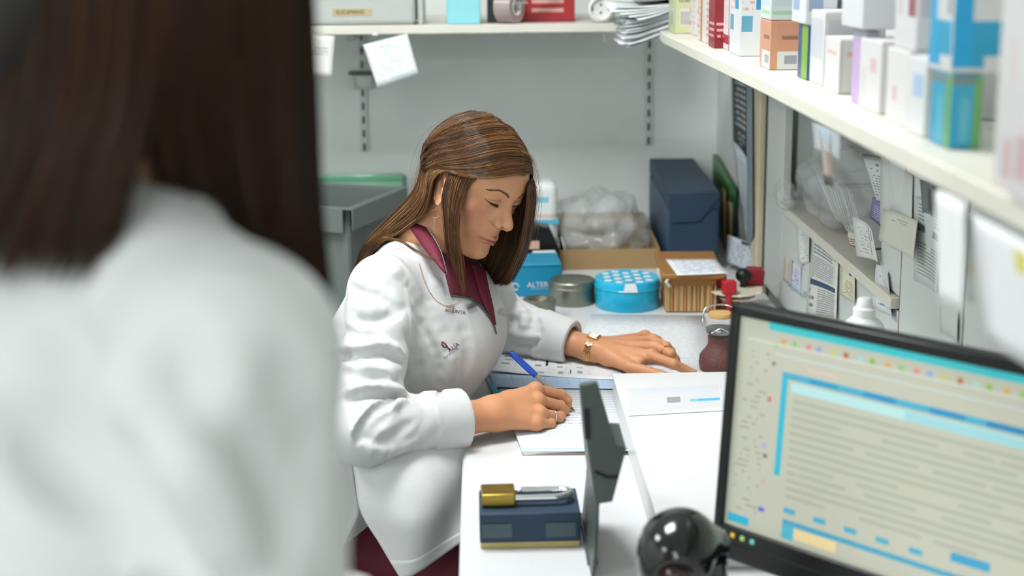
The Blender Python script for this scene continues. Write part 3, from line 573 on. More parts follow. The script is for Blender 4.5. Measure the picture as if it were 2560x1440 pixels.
MB().tube(catmull([(.016, -.011, .008), (.05, -.0115, .008), (.075, -.011, .008), (.088, -.005, .008), (.0895, .003, .008), (.084, .0095, .008), (.07, .0115, .008), (.03, .0115, .008)], 40), .0046, 12).build('shackle', M_chrome, t, 60); MB().tube([(.0305, .0115, .008), (.028, .0115, .008), (.0275, .0115, .008), (.023, .0115, .008)], [.0046, .003, .0046, .004], 12).build('shackle_notch', M_chrome, t, 60); MB().lathe([(0, 0), (.004, 0), (.004, .0005), (0, .0005)], 14).build('keyhole', M_dark, t, loc=(-.0213, 0, .008), rot=(0, math.radians(90), 0))

# dark grey upright device seen from its side
YD = 1.69
prof = [(1449, 970), (1454, 962), (1494, 957), (1539, 1113), (1567, 1120), (1531, 1255), (1499, 1260), (1494, 1395), (1484, 1470), (1478, 1470), (1494, 1300), (1486, 1240), (1470, 1130)]
pw = [PY(x, y, YD) for x, y in prof]; base = np.array([.135, YD + .06, ZD]); t = thing('display_stand', 'slim dark grey upright desktop device with angular bracket by navy box', 'device', tuple(base))
def dep(z): return .012 + .17 * smooth(.99, .86, z)
fr_ = [p - base for p in pw]; bk = [np.array([p[0] + .0 * 1, YD + dep(p[2]), max(p[2], ZD)]) - base for p in pw]
for p in fr_: p[2] = max(p[2], 0)
nP = len(prof); M_dev = mat('dark_grey_plastic', '#4c5451', .4, var=.03, bump=.08, bscale=700)
MB().add(fr_ + bk, [list(range(nP)), list(range(2 * nP - 1, nP - 1, -1))] + [((i + 1) % nP, i, nP + i, nP + (i + 1) % nP) for i in range(nP)]).build('housing', M_dev, t, bevel=.0012)
cpt = PY(1471, 1060, YD - .001) - base; MB().prism([(cpt[0] - .004, cpt[2] - .02), (cpt[0] + .003, cpt[2] - .02), (cpt[0] + .002, cpt[2] + .02), (cpt[0] - .006, cpt[2] + .02)], YD - .0012 - base[1], YD - .0004 - base[1], 'y').build('recess_strip', M_black, t)
c1_ = PY(1488, 1180, YD - .001) - base; c2_ = PY(1546, 1192, YD - .001) - base; MB().tube([c1_, (c1_ + c2_) / 2 + (0, 0, -.004), c2_], .0022, 6).build('seam', M_black, t)
box('foot', M_dev, t, (.004, .06, .004), (.014, .16, .008), .002)

# ------------------------------------------------------------------ monitor, scanner, bottle
mw, mh, yawM, tiltM = .44, .295, math.radians(-45.8), math.radians(-5.5)
Rm = Matrix.Rotation(yawM, 3, 'Z') @ Matrix.Rotation(tiltM, 3, 'X'); TL = Vector((.309, 1.682, 1.114)); cm = TL + Rm @ Vector((mw / 2, 0, -mh / 2))
bp = Vector((cm[0], cm[1], ZD)) + Matrix.Rotation(yawM, 3, 'Z') @ Vector((0, .06, 0))
t = thing('monitor', 'black-framed computer monitor showing a pharmacy program screen', 'monitor', tuple(bp), yawM)
Rt = Matrix.Rotation(tiltM, 3, 'X'); cl = Matrix.Rotation(-yawM, 3, 'Z') @ (cm - bp)
def mloc(x, y, z): return cl + Rt @ Vector((x, y, z))
MB().box(mloc(0, .016, 0), (mw, .03, mh), M=Rt).build('back_shell', M_black, t, bevel=.006)
bz = .0125
for x, z, dx, dz in ((0, mh / 2 - bz / 2, mw, bz), (0, -mh / 2 + bz * .8, mw, bz * 1.6), (-mw / 2 + bz / 2, 0, bz, mh), (mw / 2 - bz / 2, 0, bz, mh)): box('bezel', M_black, t, mloc(x, -.003, z), (dx, .012, dz), .002, M=Rt)
sr = [(.10, .962, 1, .998, '#3fc4cc'), (.03, .90, .99, .905, '#d9d9d2'), (.13, .855, .99, .86, '#c3d6d8'),
      (.158, .30, .178, .775, '#2fb4cc'), (.158, .755, .99, .785, '#49a9c6'), (.25, .758, .34, .783, '#2f97c0'), (.42, .758, .52, .783, '#2f8fbc'), (.62, .757, .72, .784, '#2f8fbc'), (.78, .757, .98, .784, '#2a86b6'), (.19, .70, .99, .745, '#b5dbdb'), (.55, .70, .99, .74, '#9ccfd4'), (.24, .81, .34, .825, '#d8b9b0'),
      (.01, .02, .085, .06, '#25aed2'), (.2, .14, .24, .165, '#4aa8c4'), (.3, .14, .34, .165, '#4aa8c4'), (.4, .14, .44, .165, '#4aa8c4'), (.5, .14, .54, .165, '#4aa8c4'), (.6, .14, .64, .165, '#4aa8c4'), (.72, .16, .83, .20, '#3f9cc2'), (.2, .02, .24, .105, '#4fb2c8'), (.2, .085, .8, .11, '#4c9fbe'), (.24, .03, .38, .08, '#e8cf9a'),
      (.115, .63, .128, .655, '#cf6a66'), (.11, .41, .125, .435, '#b3a0c8'), (.115, .365, .13, .385, '#70756a'), (.115, .11, .135, .13, '#5a62cc'), (.12, .24, .13, .262, '#d79a94'), (.12, .80, .132, .82, '#7a8078'), (.12, .88, .135, .90, '#9fc39a')]
rr = np.random.default_rng(4); pal = ['#d8a25a', '#8fc06a', '#d98a86', '#8aa6cc', '#c9c06a', '#b6653c', '#9fd0d0', '#86b83c']
for k in range(20): u_ = .14 + .042 * k + rr.uniform(-.005, .005); sr.append((u_, .905 + .004, u_ + .016, .905 + .028, pal[k % 8]))
M_scr = print_mat('screen_image', '#bebdac', sr, [(.02, .08, .11, .86, '#a9a697', 30, 3, .45), (.2, .2, .98, .68, '#adad9e', 13, 5, .6)], rough=.35, emit=.15, var=.0)
G = [[mloc(-mw / 2 + bz, -.0035, mh / 2 - bz), mloc(mw / 2 - bz, -.0035, mh / 2 - bz)], [mloc(-mw / 2 + bz, -.0035, -mh / 2 + bz * 1.6), mloc(mw / 2 - bz, -.0035, -mh / 2 + bz * 1.6)]]
MB().sheet(np.array([[list(p) for p in r] for r in G])).build('screen', M_scr, t)
box('chin', M_black, t, mloc(0, .004, -mh / 2 - .011), (mw, .022, .026), .004, M=Rt)
for k, cc in enumerate(('#cfd8c0', '#e8b820', '#a8d060', '#6cc8c0')): MB().box(mloc(-mw / 2 + .016 + k * .0145, -.0095, -mh / 2 + .010), (.006, .002, .006), M=Rt).build('taskbar_icon', mat('taskbar_icon%d' % k, cc, .4, var=0, emit=(cc, .15)), t, bevel=.001)  # faintly glowing taskbar icons of the screen, set on the lower bezel
box('stand_neck', M_black, t, (0, -.005, (cl[2] - .05) / 2), (.06, .03, cl[2] - .05), .006); MB().lathe([(.085, 0), (.085, .008), (.07, .014), (0, .016)], 40).build('stand_base', M_black, t, 40)

w = PX(2160, 800, .56)
t = thing('squeeze_bottle', 'white plastic bottle with stepped cap standing behind the monitor', 'bottle', (w[0], w[1], ZD)); zc_ = w[2] - ZD
MB().lathe([(.026, 0), (.031, .004), (.031, zc_ - .014), (.027, zc_ - .004), (.016, zc_ + .006)], 36).build('body', mat('white_bottle', '#f0f0ee', .35), t, 40); MB().lathe([(.0165, zc_ + .002), (.0165, zc_ + .018), (.012, zc_ + .021), (.011, zc_ + .031), (.008, zc_ + .034), (0, zc_ + .034)], 36).build('cap', mat('white_bottle', ''), t, 40)
# ------------------------------------------------------------------ boxes on the right shelf (top z = 1.351)
ZR = 1.3515
def rbox(label, px, Y, w, h, d, base, rects=(), lines=(), z=ZR, X=None, name='medicine_box', rz=0., key=[0]):
    """carton on the shelf: left edge of its face at pixel column px, face at depth Y"""
    key[0] += 1
    def dim(c): return '#' + ''.join('%02x' % int(int(c[i:i + 2], 16) * .9) for i in (1, 3, 5))
    base = dim(base); rects = [r[:4] + (dim(r[4]),) for r in rects]
    x0 = X if X is not None else PY(px, 100, Y)[0]
    t = thing(name, label, 'box', (x0 + w / 2, Y + d / 2, z), rz, 'medicine boxes on the right shelf')
    m = print_mat('carton_print%d' % key[0], base, rects, lines, rough=.4)
    MB().box((0, 0, h / 2), (w, d, h)).build('body', m, t, bevel=.0012)
    box('flap', mat('carton_flap%d' % key[0], base, .5, var=.02), t, (0, 0, h + .0005), (w - .002, d - .002, .001), 0)
    return t
BAR = [(.3 + .05 * k, .12, .33 + .05 * k, .26, '#5a5d60') for k in range(8)]
t = rbox('pale green box with CE mark and barcode beside the paper stack', 1685, 3.10, .044, .19, .09, '#d9dcae', [(0, 0, .06, 1, '#b7cf83')] + [(.26, .09, .86, .28, '#e6e7de')] + [(.32 + .06 * k, .1, .345 + .06 * k, .25, '#7b7f80') for k in range(8)])
text('CE 0476', .0085, mat('grey_ink', '#6d705c', .6, var=0), t, frame((.002, -.0456, .07), (1, 0, 0), (0, 0, 1)))
rbox('narrow white box with magenta edge next to the pale green box', 1738, 3.02, .03, .19, .1, '#ecebe8', [(0, .45, .12, 1, '#d783c4'), (.15, .1, .3, .14, '#c8447c'), (.15, .25, .3, .29, '#c8447c')], [(.5, .05, .95, 1, '#e2a58f', 16, 2, .5)])
rbox('slim white box with orange stripe beside the red box', 1764, 2.80, .028, .2, .1, '#eceae6', [(.3, 0, .55, 1, '#d08a3a')], [(.0, .05, .25, .9, '#e0a090', 14, 1, .6)])
rbox('dark red box with white text columns on right shelf', 1786, 2.66, .034, .21, .07, '#9e2630', [(0, .0, 1, .1, '#8e1f2a'), (.0, .26, 1, .42, '#94222c')], [(.1, .44, .95, .98, '#d8b0b0', 17, 6, .7), (.1, .08, .9, .24, '#cfa0a0', 3, 5, .6)])
rbox('white box with dark red band at its foot by the red box', 1822, 2.60, .026, .21, .06, '#ece9e8', [(0, .05, 1, .13, '#b5344a'), (.9, 0, 1, 1, '#c06a7c')], [(.1, .2, .8, .6, '#dcb9bd', 6, 2, .5)])
rbox('white box with blue squares and faint orange text', 1849, 2.47, .055, .21, .1, '#e9ebec', [(.05, .55, .4, .7, '#5fa6c6'), (.5, .38, .85, .5, '#3f9acb'), (.05, .2, .4, .33, '#6aaac6'), (.9, 0, 1, 1, '#dde4ea')], [(.05, .36, .45, .52, '#d9a48c', 3, 3, .5)])
rbox('peach orange box with white barcode panel on right shelf', 1925, 2.20, .046, .075, .08, '#dfa183', [(.26, .0, 1, .38, '#ececea'), (.5, .12, .92, .3, '#a9abb0'), (.4, .62, .95, .7, '#a0765f'), (0, 0, .24, 1, '#e2a684')])
rbox('white box with mint green print on top of the peach box', 1925, 2.20, .05, .07, .08, '#e3ebea', [(.05, .12, .95, .2, '#b7dfc0'), (.1, .8, .95, 1, '#cfd99a'), (.1, .3, .9, .7, '#d3e3e6')], z=ZR + .0765)
rbox('navy and green striped box beside the peach box', 2019, 2.03, .02, .078, .06, '#e8eaea', [(0, .0, .42, 1, '#3d5c86'), (.42, 0, 1, 1, '#7fb23a')], [(.1, .5, .4, .9, '#2f4870', 4, 2, .5)])
rbox('white box with blue corner mark above the green striped box', 2012, 2.03, .045, .06, .09, '#e6e9ec', [(.1, .3, .55, .85, '#9fb5d4')], z=ZR + .0795)
rbox('plain white box with grey print behind the purple striped box', 2060, 1.95, .06, .10, .1, '#e6e5e4', [(.1, .35, .95, .9, '#d2d4da')], [(.1, .05, .9, .3, '#d9d2c8', 3, 3, .5)])
rbox('white box with pale orange line right of the green striped box', 2100, 1.84, .05, .07, .08, '#eae9e7', [(.2, .7, .8, .78, '#e8c4b4'), (.0, 0, .1, 1, '#d9d8d6')])
rbox('white box with pale purple stripe on right shelf', 2165, 1.70, .016, .09, .06, '#d9c4e0', [(.0, .9, 1, 1, '#b9bcc6'), (0, .0, 1, .88, '#cfaede')])
rbox('large white box with cyan and violet corner print', 2155, 1.69, .10, .08, .1, '#e5e8ea', [(.0, .6, .14, .95, '#9a8cc4'), (.14, .45, .6, .62, '#bfe3e3')], z=ZR + .0925)
rbox('white box with pale pink print beside the purple striped box', 2205, 1.62, .07, .082, .09, '#eae8e7', [(.5, .55, .8, .75, '#e6c3c6'), (.1, .1, .3, .6, '#dcdcda')])
rbox('white box with small pink mark on right shelf', 2275, 1.50, .05, .08, .08, '#ebe9e8', [(.3, .3, .5, .5, '#e3bfc4')])
rbox('white box with pale blue flash beside the teal box', 2320, 1.42, .035, .078, .06, '#e9eaec', [(.3, .5, .9, .8, '#b5cfe6')])
rbox('white box with dark red corner on top row of right shelf', 2290, 1.50, .04, .07, .08, '#e4e3e3', [(.6, .5, .95, 1, '#a05a68'), (.1, .5, .4, 1, '#cfcfd2')], z=ZR + .0815)
rbox('teal blue box with green edge on right shelf', 2386, 1.34, .03, .070, .06, '#39a9c9', [(.72, 0, 1, 1, '#6fae62'), (0, .88, .8, 1, '#7c8a8e'), (.0, 0, .2, .85, '#17a3d6'), (.3, .1, .6, .7, '#5bb9cc')])
rbox('white box with bright blue rounded shape above the teal box', 2382, 1.345, .062, .11, .07, '#dcdedd', [(.0, .05, .3, 1, '#18a8e0'), (.3, .05, .95, .45, '#25a3cc'), (.5, .05, .95, .15, '#dcdedd'), (.75, .5, .9, .65, '#8a9094')], z=ZR + .0715)
rbox('tall white box with red print at the near shelf end', 2560, 1.10, .06, .16, .05, '#e8e5e5', [(.4, .05, .8, .25, '#dfc0c2'), (.6, .55, 1, .75, '#ead6d8')])
rbox('white box with red lettering panel nearest on the right shelf', 2680, .98, .07, .17, .1, '#ebe8e8', [(.1, .1, .35, .3, '#dcbcbf'), (.3, .6, .7, .8, '#e6d0d3')])
for i, (px, Y, w, hgt) in enumerate(((2120, 1.98, .13, .05),)): 
    rbox('black box on the far upper row of the right shelf', px, Y + .12, w, hgt, .08, '#2e302f', z=ZR + .12, X=.53)
rbox('plain white stock box behind the black box', 0, 1.98, .16, .118, .22, '#e5e6e5', [(.1, .1, .9, .3, '#d7dadf')], X=.52)
rbox('white stock box at the back of the middle shelf', 0, 1.56, .17, .16, .30, '#e4e3e2', [(.1, .6, .9, .8, '#dcd3d3')], X=.53)
rbox('white stock box at the back behind the red box', 0, 2.40, .18, .19, .5, '#e6e7e7', [(.1, .4, .9, .6, '#d5dde4')], X=.51)

# ------------------------------------------------------------------ niche contents (ledge top z = .984)
ZN = .985
M_env = mat('white_envelope', '#dfe2e1', .6, var=.03); M_film = mat('clear_bag_film', '#eef2f2', .12, alpha=.22, var=0, bump=.8, bscale=40, spec=1.)
t = thing('envelope_bundle', 'bundle of white envelopes fanned out in the cabinet niche', 'envelopes', (.80, 2.68, ZN))
for k in range(24):
    a = math.radians(-58 + k * .9); R = Matrix.Rotation(math.radians(8), 3, 'Z') @ Matrix.Rotation(a, 3, 'X'); y = .20 - k * .012
    MB().box(Vector((-.005 + .001 * (k % 3), y, .052)) + Vector((0, 0, .004 * math.sin(k))), (.19, .0022, .115), M=R).build('envelope', M_env if k % 5 else mat('grey_envelope', '#c3c8c8', .6), t, bevel=.0004)
t2 = blob('plastic_bag', M_film, (.745, 2.78, ZN + .085), (.10, .20, .085), amp=.5, seed=11, n=34, freq=3.2); tag(t2, 'clear plastic bag wrapped around the envelopes in niche', 'bag')
tag(blob('plastic_scrap', M_film, tuple(PX(1965, 490, .655)), (.02, .05, .03), amp=.6, seed=12, n=16, freq=3), 'loose flap of clear bag film sticking out of the niche', 'bag')
t = thing('carton', 'tall white carton standing at the back of the niche', 'box', (.90, 2.85, ZN)); box('body', mat('niche_card', '#cfd3d1', .55, var=.02), t, (0, 0, .15), (.13, .28, .30), .002); box('flap', mat('niche_card', ''), t, (0, 0, .301), (.12, .27, .001), 0)
t = thing('carton', 'grey carton in the niche behind the spiral calendar', 'box', (.905, 2.48, ZN)); box('body', mat('niche_card2', '#b9bfbc', .55, var=.02), t, (0, 0, .09), (.13, .24, .18), .002); box('flap', mat('niche_card2', ''), t, (0, 0, .181), (.12, .23, .001), 0); 
t = thing('carton', 'upper grey carton stacked on the grey niche carton', 'box', (.905, 2.46, ZN + .183)); box('body', mat('niche_card3', '#aab1ae', .55, var=.02), t, (0, 0, .06), (.12, .22, .12), .002); box('flap', mat('niche_card3', ''), t, (0, 0, .1205), (.11, .21, .001), 0)
# spiral calendar
M_sc = print_mat('spiral_print', '#d9dddd', [(.55, .8, .75, .86, '#6f7a92'), (.2, .7, .3, .74, '#8c949c'), (.55, .68, .7, .72, '#7c8696')], [(.15, .1, .9, .6, '#8a9296', 8, 4, .55)])
cc = [PX(2158, 390, .70), PX(2204, 398, .69), PX(2206, 505, .675), PX(2192, 500, .685)]; c = sum(cc) / 4
t = thing('desk_calendar', 'spiral-bound white calendar hanging at the niche edge', 'calendar', tuple(c)); MB().sheet(quadsheet([p - c for p in cc], 5, 5, .004), .002).build('pages', M_sc, t, 60)
for k in range(11):
    f_ = k / 10; p = cc[0] * (1 - f_) + cc[1] * f_ - c; MB().tube([p + (0, 0, -.004), p + (-.003, -.002, .001), p + (0, 0, .005), p + (.003, .002, .001)], .0006, 5).build('ring', M_metal, t)
note('pocket_calendar', 'small purple printed pocket calendar under the spiral calendar', 'calendar', [PX(2182, 492, .69), PX(2205, 500, .685), PX(2200, 565, .68), PX(2175, 545, .69)], print_mat('purple_print', '#7d76a8', [], [(.15, .1, .9, .7, '#c9c6dc', 7, 5, .55)]), .001)
q = PX(2132, 640, .70); t = thing('pill_bottle', 'small white jar with red bordered label at the niche ledge', 'jar', (q[0] + .012, q[1], ZN)); zq = PX(2130, 575, .70)[2] - ZN
MB().lathe([(.02, 0), (.022, .002), (.022, zq - .012), (.02, zq - .008)], 32).build('body', print_mat('pill_print', '#e2dfd4', [(.5, .1, .53, .9, '#b04a44'), (.72, .1, .75, .9, '#b04a44'), (.5, .86, .75, .9, '#b04a44')], [(.55, .15, .7, .8, '#55504a', 6, 2, .6)]), t, 40); MB().lathe([(.0225, zq - .011), (.0225, zq - .001), (.02, zq), (0, zq)], 32).build('lid', mat('ivory_lid', '#e4e0d2', .4), t, 40)
note('leaflet', 'curved white leaflet with dark line standing in front of the pill jar', 'leaflet', [PX(2130, 538, .665), PX(2180, 578, .66), PX(2194, 655, .655), PX(2142, 640, .66)], print_mat('leaflet_print', '#e3e5e2', [(.56, .1, .59, .95, '#5b5a52'), (.7, .55, .75, .9, '#3a3f7c')], [(.1, .1, .5, .8, '#b5b8b4', 8, 4, .5)]), .008)
# notes pasted on the cabinet (X = .667)
def cnote(label, pts, m, lift=.003, bend=.004, cat='note', name='pasted_note', g='notes pasted on the cabinet'):
    return note(name, label, cat, [PX(px, py, .6665 - lift - (.0 if i < 2 else lift)) for i, (px, py) in enumerate(pts)], m, bend, group=g)
cnote('curled till receipt taped to the cabinet below the niche ledge', [(1990, 562), (2023, 578), (2022, 655), (1996, 660)], print_mat('receipt_print', '#dcdfdd', [], [(.15, .1, .85, .8, '#a8aeae', 9, 4, .5)]), .004, .008)
cnote('printed A4 notice with dark blue band taped below the niche', [(2032, 582), (2096, 640), (2090, 800), (2014, 790)], print_mat('notice_print', '#dadcd2', [(.05, .40, .92, .47, '#2f4f70'), (.8, .87, .93, .93, '#c8b98a')], [(.08, .78, .75, .95, '#6f7f96', 4, 7, .7), (.08, .5, .8, .76, '#8a9096', 9, 9, .65), (.3, .03, .92, .38, '#7c8288', 12, 9, .65), (.05, .1, .2, .38, '#6f767e', 3, 2, .5)]))
cnote('cream card with small blue figure taped under the ledge', [(2104, 652), (2137, 680), (2136, 760), (2101, 738)], print_mat('card_print', '#e0dcc0', [(.45, .72, .62, .9, '#3f63b0')], [(.15, .1, .85, .55, '#9a987e', 7, 5, .55)]))
cnote('handwritten white note curling off the cabinet by the bottle', [(2190, 660), (2218, 684), (2230, 800), (2182, 770)], print_mat('hand_print', '#dfe3e6', [], [(.15, .1, .85, .92, '#8b93bc', 8, 4, .5)]), .005, .010)
cnote('small glossy leaflet with violet text stuck beside the receipt', [(1975, 655), (2002, 670), (2000, 738), (1970, 715)], print_mat('violet_print', '#d3d8e2', [(0, .0, 1, .2, '#b3cfe0')], [(.15, .25, .7, .85, '#8b84b8', 5, 3, .5)]), .003)
cnote('clear plastic card pocket stuck beside the glossy leaflet', [(2004, 672), (2026, 684), (2022, 744), (2000, 738)], print_mat('pocket_print', '#c9d0cf', [(.2, .05, .7, .2, '#aab0a8')]), .003)
cnote('faded tan paper scrap on the cabinet behind the leaflet', [(1962, 640), (1980, 652), (1976, 720), (1958, 700)], mat('tan_scrap', '#c9bfae', .7))
cnote('grey-white paper sheet pasted on the cabinet right of the niche', [(2202, 390), (2282, 440), (2278, 600), (2200, 560)], mat('grey_paper', '#ccd1ce', .7, var=.02), .002)
cnote('torn cream paper taped across the cabinet gap', [(2208, 520), (2294, 552), (2282, 650), (2196, 600)], print_mat('torn_print', '#d6d5c8', [], [(.2, .7, .8, .85, '#a8aa9e', 2, 4, .5)]), .010, .008)
cnote('printed letter pasted on the cabinet right of the brown gap', [(2290, 490), (2352, 530), (2340, 735), (2284, 700)], print_mat('letter_print', '#ccd2cf', [(.1, .62, .95, .70, '#6d7674')], [(.1, .1, .95, .5, '#8d9694', 10, 4, .8), (.1, .74, .95, .95, '#8d9694', 5, 4, .8)]), .002)
cnote('dark photo print pinned above the printed letter', [(2300, 448), (2332, 462), (2330, 540), (2306, 530)], print_mat('photo_print', '#6f7674', [(.4, .1, .8, .8, '#4c5250')]), .006)
cnote('large plain sheet pasted beside the dark cabinet gap', [(2345, 620), (2398, 650), (2392, 860), (2350, 830)], mat('plain_sheet2', '#d3d8d4', .7), .002)
# papers hanging from the right shelf edge, close to the camera
def snote(label, pts, X, m, bend=.004): return note('hanging_note', label, 'note', [PX(px, py, X) for px, py in pts], m, bend)
snote('slim brown and blue label strip dangling from the right shelf edge', [(2048, 318), (2074, 332), (2084, 470), (2062, 462)], .41, print_mat('strip_print', '#8d7d72', [(0, .8, 1, 1, '#8fa2bd'), (0, 0, 1, .18, '#55534f'), (0, .18, .35, .8, '#a39488')]), .002)
snote('clear sleeve holding the brown strip under the right shelf', [(2030, 305), (2100, 338), (2098, 400), (2036, 370)], .409, mat('sleeve_film', '#dfe6ea', .15, alpha=.4, var=0), .002)
snote('white paper slip hanging from the shelf edge before the printed letter', [(2338, 475), (2412, 512), (2404, 800), (2346, 762)], .409, mat('slip_white', '#e6e8e8', .6), .006)
snote('large white paper with yellow mark hanging nearest on shelf edge', [(2432, 535), (2700, 700), (2680, 1010), (2470, 860)], .409, print_mat('slip_yellow', '#e4e6e7', [(.36, .72, .47, .9, '#d3cc6a')]), .006)
snote('small dim paper tag hanging between the two white slips', [(2414, 520), (2436, 533), (2434, 760), (2420, 750)], .414, print_mat('tag_print', '#b3b9b5', [(.2, .3, .7, .4, '#b39d5c')]), .001)

# ------------------------------------------------------------------ stool
M_seat = mat('black_vinyl', '#15191a', .38, var=.04)
t = thing('office_chair', 'black padded office chair under the seated woman', 'chair', (-.24, 2.34, 0), -.35); t.scale = (1, 1, .93)
MB().lathe([(0, .43), (.2, .43), (.225, .445), (.23, .47), (.215, .492), (.15, .498), (0, .495)], 48).build('seat', M_seat, t, 50)
MB().tube(catmull([(.20, -.19, .45), (.26, -.10, .452), (.27, .03, .452), (.22, .17, .45)], 20), .008, 8).build('seat_rim', M_metal, t, 60)
MB().lathe([(.028, .06), (.028, .3), (.018, .3), (.018, .43)], 20).build('column', M_metal, t, 40)
MB().tube([(-.14, 0, .44), (-.25, 0, .46), (-.27, 0, .6)], .014, 8).build('back_support', M_metal, t, 50); box('backrest', M_seat, t, (-.275, 0, .68), (.04, .36, .2), .02)
for k in range(5):
    a = k * 2 * math.pi / 5 + .3; MB().tube([(0, 0, .085), (.14 * math.cos(a), .14 * math.sin(a), .075), (.27 * math.cos(a), .27 * math.sin(a), .055)], [.02, .016, .012], 8).build('leg', M_black, t, 50)
    MB().lathe([(0, -.011), (.022, -.011), (.025, -.006), (.025, .006), (.022, .011), (0, .011)], 18).build('caster', M_black, t, 40, loc=(.27 * math.cos(a), .27 * math.sin(a), .025), rot=(math.radians(90), 0, a))
# ------------------------------------------------------------------ people: distance-field modelling
def V3(*a): return np.array(a, np.float32)
def s_ell(P, c, r, R=None):
    q = P - np.asarray(c, np.float32)
    if R is not None: q = q @ np.asarray(R, np.float32)
    r = np.asarray(r, np.float32); k0 = np.sqrt(((q / r) ** 2).sum(1)); k1 = np.sqrt(((q / (r * r)) ** 2).sum(1)) + 1e-9
    return k0 * (k0 - 1) / k1
def s_cone(P, a, b, ra, rb):
    a = np.asarray(a, np.float32); ba = np.asarray(b, np.float32) - a
    h = np.clip(((P - a) @ ba) / (ba @ ba + 1e-12), 0, 1); q = P - a - h[:, None] * ba
    return np.sqrt((q * q).sum(1)) - (ra + (rb - ra) * h)
def smin(a, b, k):
    h = np.clip(.5 + .5 * (b - a) / k, 0, 1); return b + (a - b) * h - k * h * (1 - h)
def smax(a, b, k): return -smin(-a, -b, k)
def surface(fn, lo, hi, cell, coarse=6, slack=1.25, newton=1):
    lo = np.asarray(lo, float); n = np.ceil((np.asarray(hi, float) - lo) / cell / coarse).astype(int); N = n * coarse
    ix = [lo[i] + (np.arange(n[i]) + .5) * coarse * cell for i in range(3)]
    C = np.stack(np.meshgrid(*ix, indexing='ij'), -1).reshape(-1, 3).astype(np.float32)
    dc = fn(C); act = (np.abs(dc) < coarse * cell * .87 * slack).reshape(n)
    D = np.repeat(np.repeat(np.repeat(dc.reshape(n), coarse, 0), coarse, 1), coarse, 2).astype(np.float32)
    A = np.repeat(np.repeat(np.repeat(act, coarse, 0), coarse, 1), coarse, 2)
    idx = np.argwhere(A); out = np.empty(len(idx), np.float32)
    for s in range(0, len(idx), 400000): out[s:s + 400000] = fn((lo + (idx[s:s + 400000] + .5) * cell).astype(np.float32))
    D[A] = out; S = D < 0
    # cells with a sign change
    acc = np.zeros(tuple(N - 1), np.int8)
    for dx in (0, 1):
        for dy in (0, 1):
            for dz in (0, 1): acc += S[dx:N[0] - 1 + dx, dy:N[1] - 1 + dy, dz:N[2] - 1 + dz]
    cm = (acc > 0) & (acc < 8); ci = np.argwhere(cm); vid = np.full(cm.shape, -1, np.int64); vid[cm] = np.arange(len(ci))
    sumP = np.zeros((len(ci), 3)); cnt = np.zeros(len(ci)); corners = [(a, b, c) for a in (0, 1) for b in (0, 1) for c in (0, 1)]
    for p in corners:
        for ax in range(3):
            if p[ax]: continue
            q = list(p); q[ax] = 1
            a = D[ci[:, 0] + p[0], ci[:, 1] + p[1], ci[:, 2] + p[2]]; b = D[ci[:, 0] + q[0], ci[:, 1] + q[1], ci[:, 2] + q[2]]
            m = (a < 0) != (b < 0); t = np.where(m, a / np.where(m, a - b, 1), 0)
            base = np.tile(np.array(p, float), (len(ci), 1)); base[:, ax] = t; sumP[m] += base[m]; cnt[m] += 1
    V = lo + (ci + .5 + sumP / cnt[:, None]) * cell
    faces = []
    for ax in range(3):
        u, v = (ax + 1) % 3, (ax + 2) % 3
        sl0 = [slice(None)] * 3; sl1 = [slice(None)] * 3; sl0[ax] = slice(0, -1); sl1[ax] = slice(1, None)
        ch = np.argwhere(S[tuple(sl0)] != S[tuple(sl1)]); ch = ch[(ch[:, u] > 0) & (ch[:, v] > 0) & (ch[:, u] < N[u] - 1) & (ch[:, v] < N[v] - 1)]
        ins = S[ch[:, 0], ch[:, 1], ch[:, 2]]; o = np.zeros(3, int); eu = o.copy(); eu[u] = 1; ev = o.copy(); ev[v] = 1
        g = lambda c: vid[c[:, 0], c[:, 1], c[:, 2]]
        q = np.stack([g(ch - eu - ev), g(ch - ev), g(ch), g(ch - eu)], 1); q[~ins] = q[~ins][:, ::-1]; faces.append(q)
    Fq = np.concatenate(faces); Fq = Fq[(Fq >= 0).all(1)]
    V = V.astype(np.float32)
    for _ in range(newton):
        e = cell * .35; d = fn(V); G = np.stack([fn(V + V3(*(e * np.eye(3)[i]))) - fn(V - V3(*(e * np.eye(3)[i]))) for i in range(3)], 1) / (2 * e)
        V = V - np.clip(d / ((G * G).sum(1) + .05), -cell * .6, cell * .6)[:, None] * G
    return V, Fq
def mesh_np(name, V, Fq, m, parent=None, attrs=None, mats=None, fm=None):
    me = bpy.data.meshes.new(name); me.vertices.add(len(V)); me.vertices.foreach_set('co', np.asarray(V, np.float32).ravel())
    k = Fq.shape[1]; me.loops.add(Fq.size); me.loops.foreach_set('vertex_index', Fq.astype(np.int32).ravel()); me.polygons.add(len(Fq))
    me.polygons.foreach_set('loop_start', np.arange(0, Fq.size, k, dtype=np.int32)); me.polygons.foreach_set('loop_total', np.full(len(Fq), k, np.int32))
    for mm in (mats or [m]): me.materials.append(mm)
    if fm is not None: me.polygons.foreach_set('material_index', fm.astype(np.int32))
    for an, av in (attrs or {}).items():
        if av.ndim == 2:
            at = me.attributes.new(an, 'FLOAT_COLOR', 'POINT'); at.data.foreach_set('color', np.c_[av, np.ones(len(av))].astype(np.float32).ravel())
        else: at = me.attributes.new(an, 'FLOAT', 'POINT'); at.data.foreach_set('value', av.astype(np.float32))
    me.update(calc_edges=True); me.validate(); me.shade_smooth()
    o = bpy.data.objects.new(name, me); COL.objects.link(o); o.parent = parent
    return o
def s_chain(P, pts, rs, k=.004):
    d = None
    for i in range(len(pts) - 1):
        e = s_cone(P, pts[i], pts[i + 1], rs[i], rs[i + 1]); d = e if d is None else smin(d, e, k)
    return d

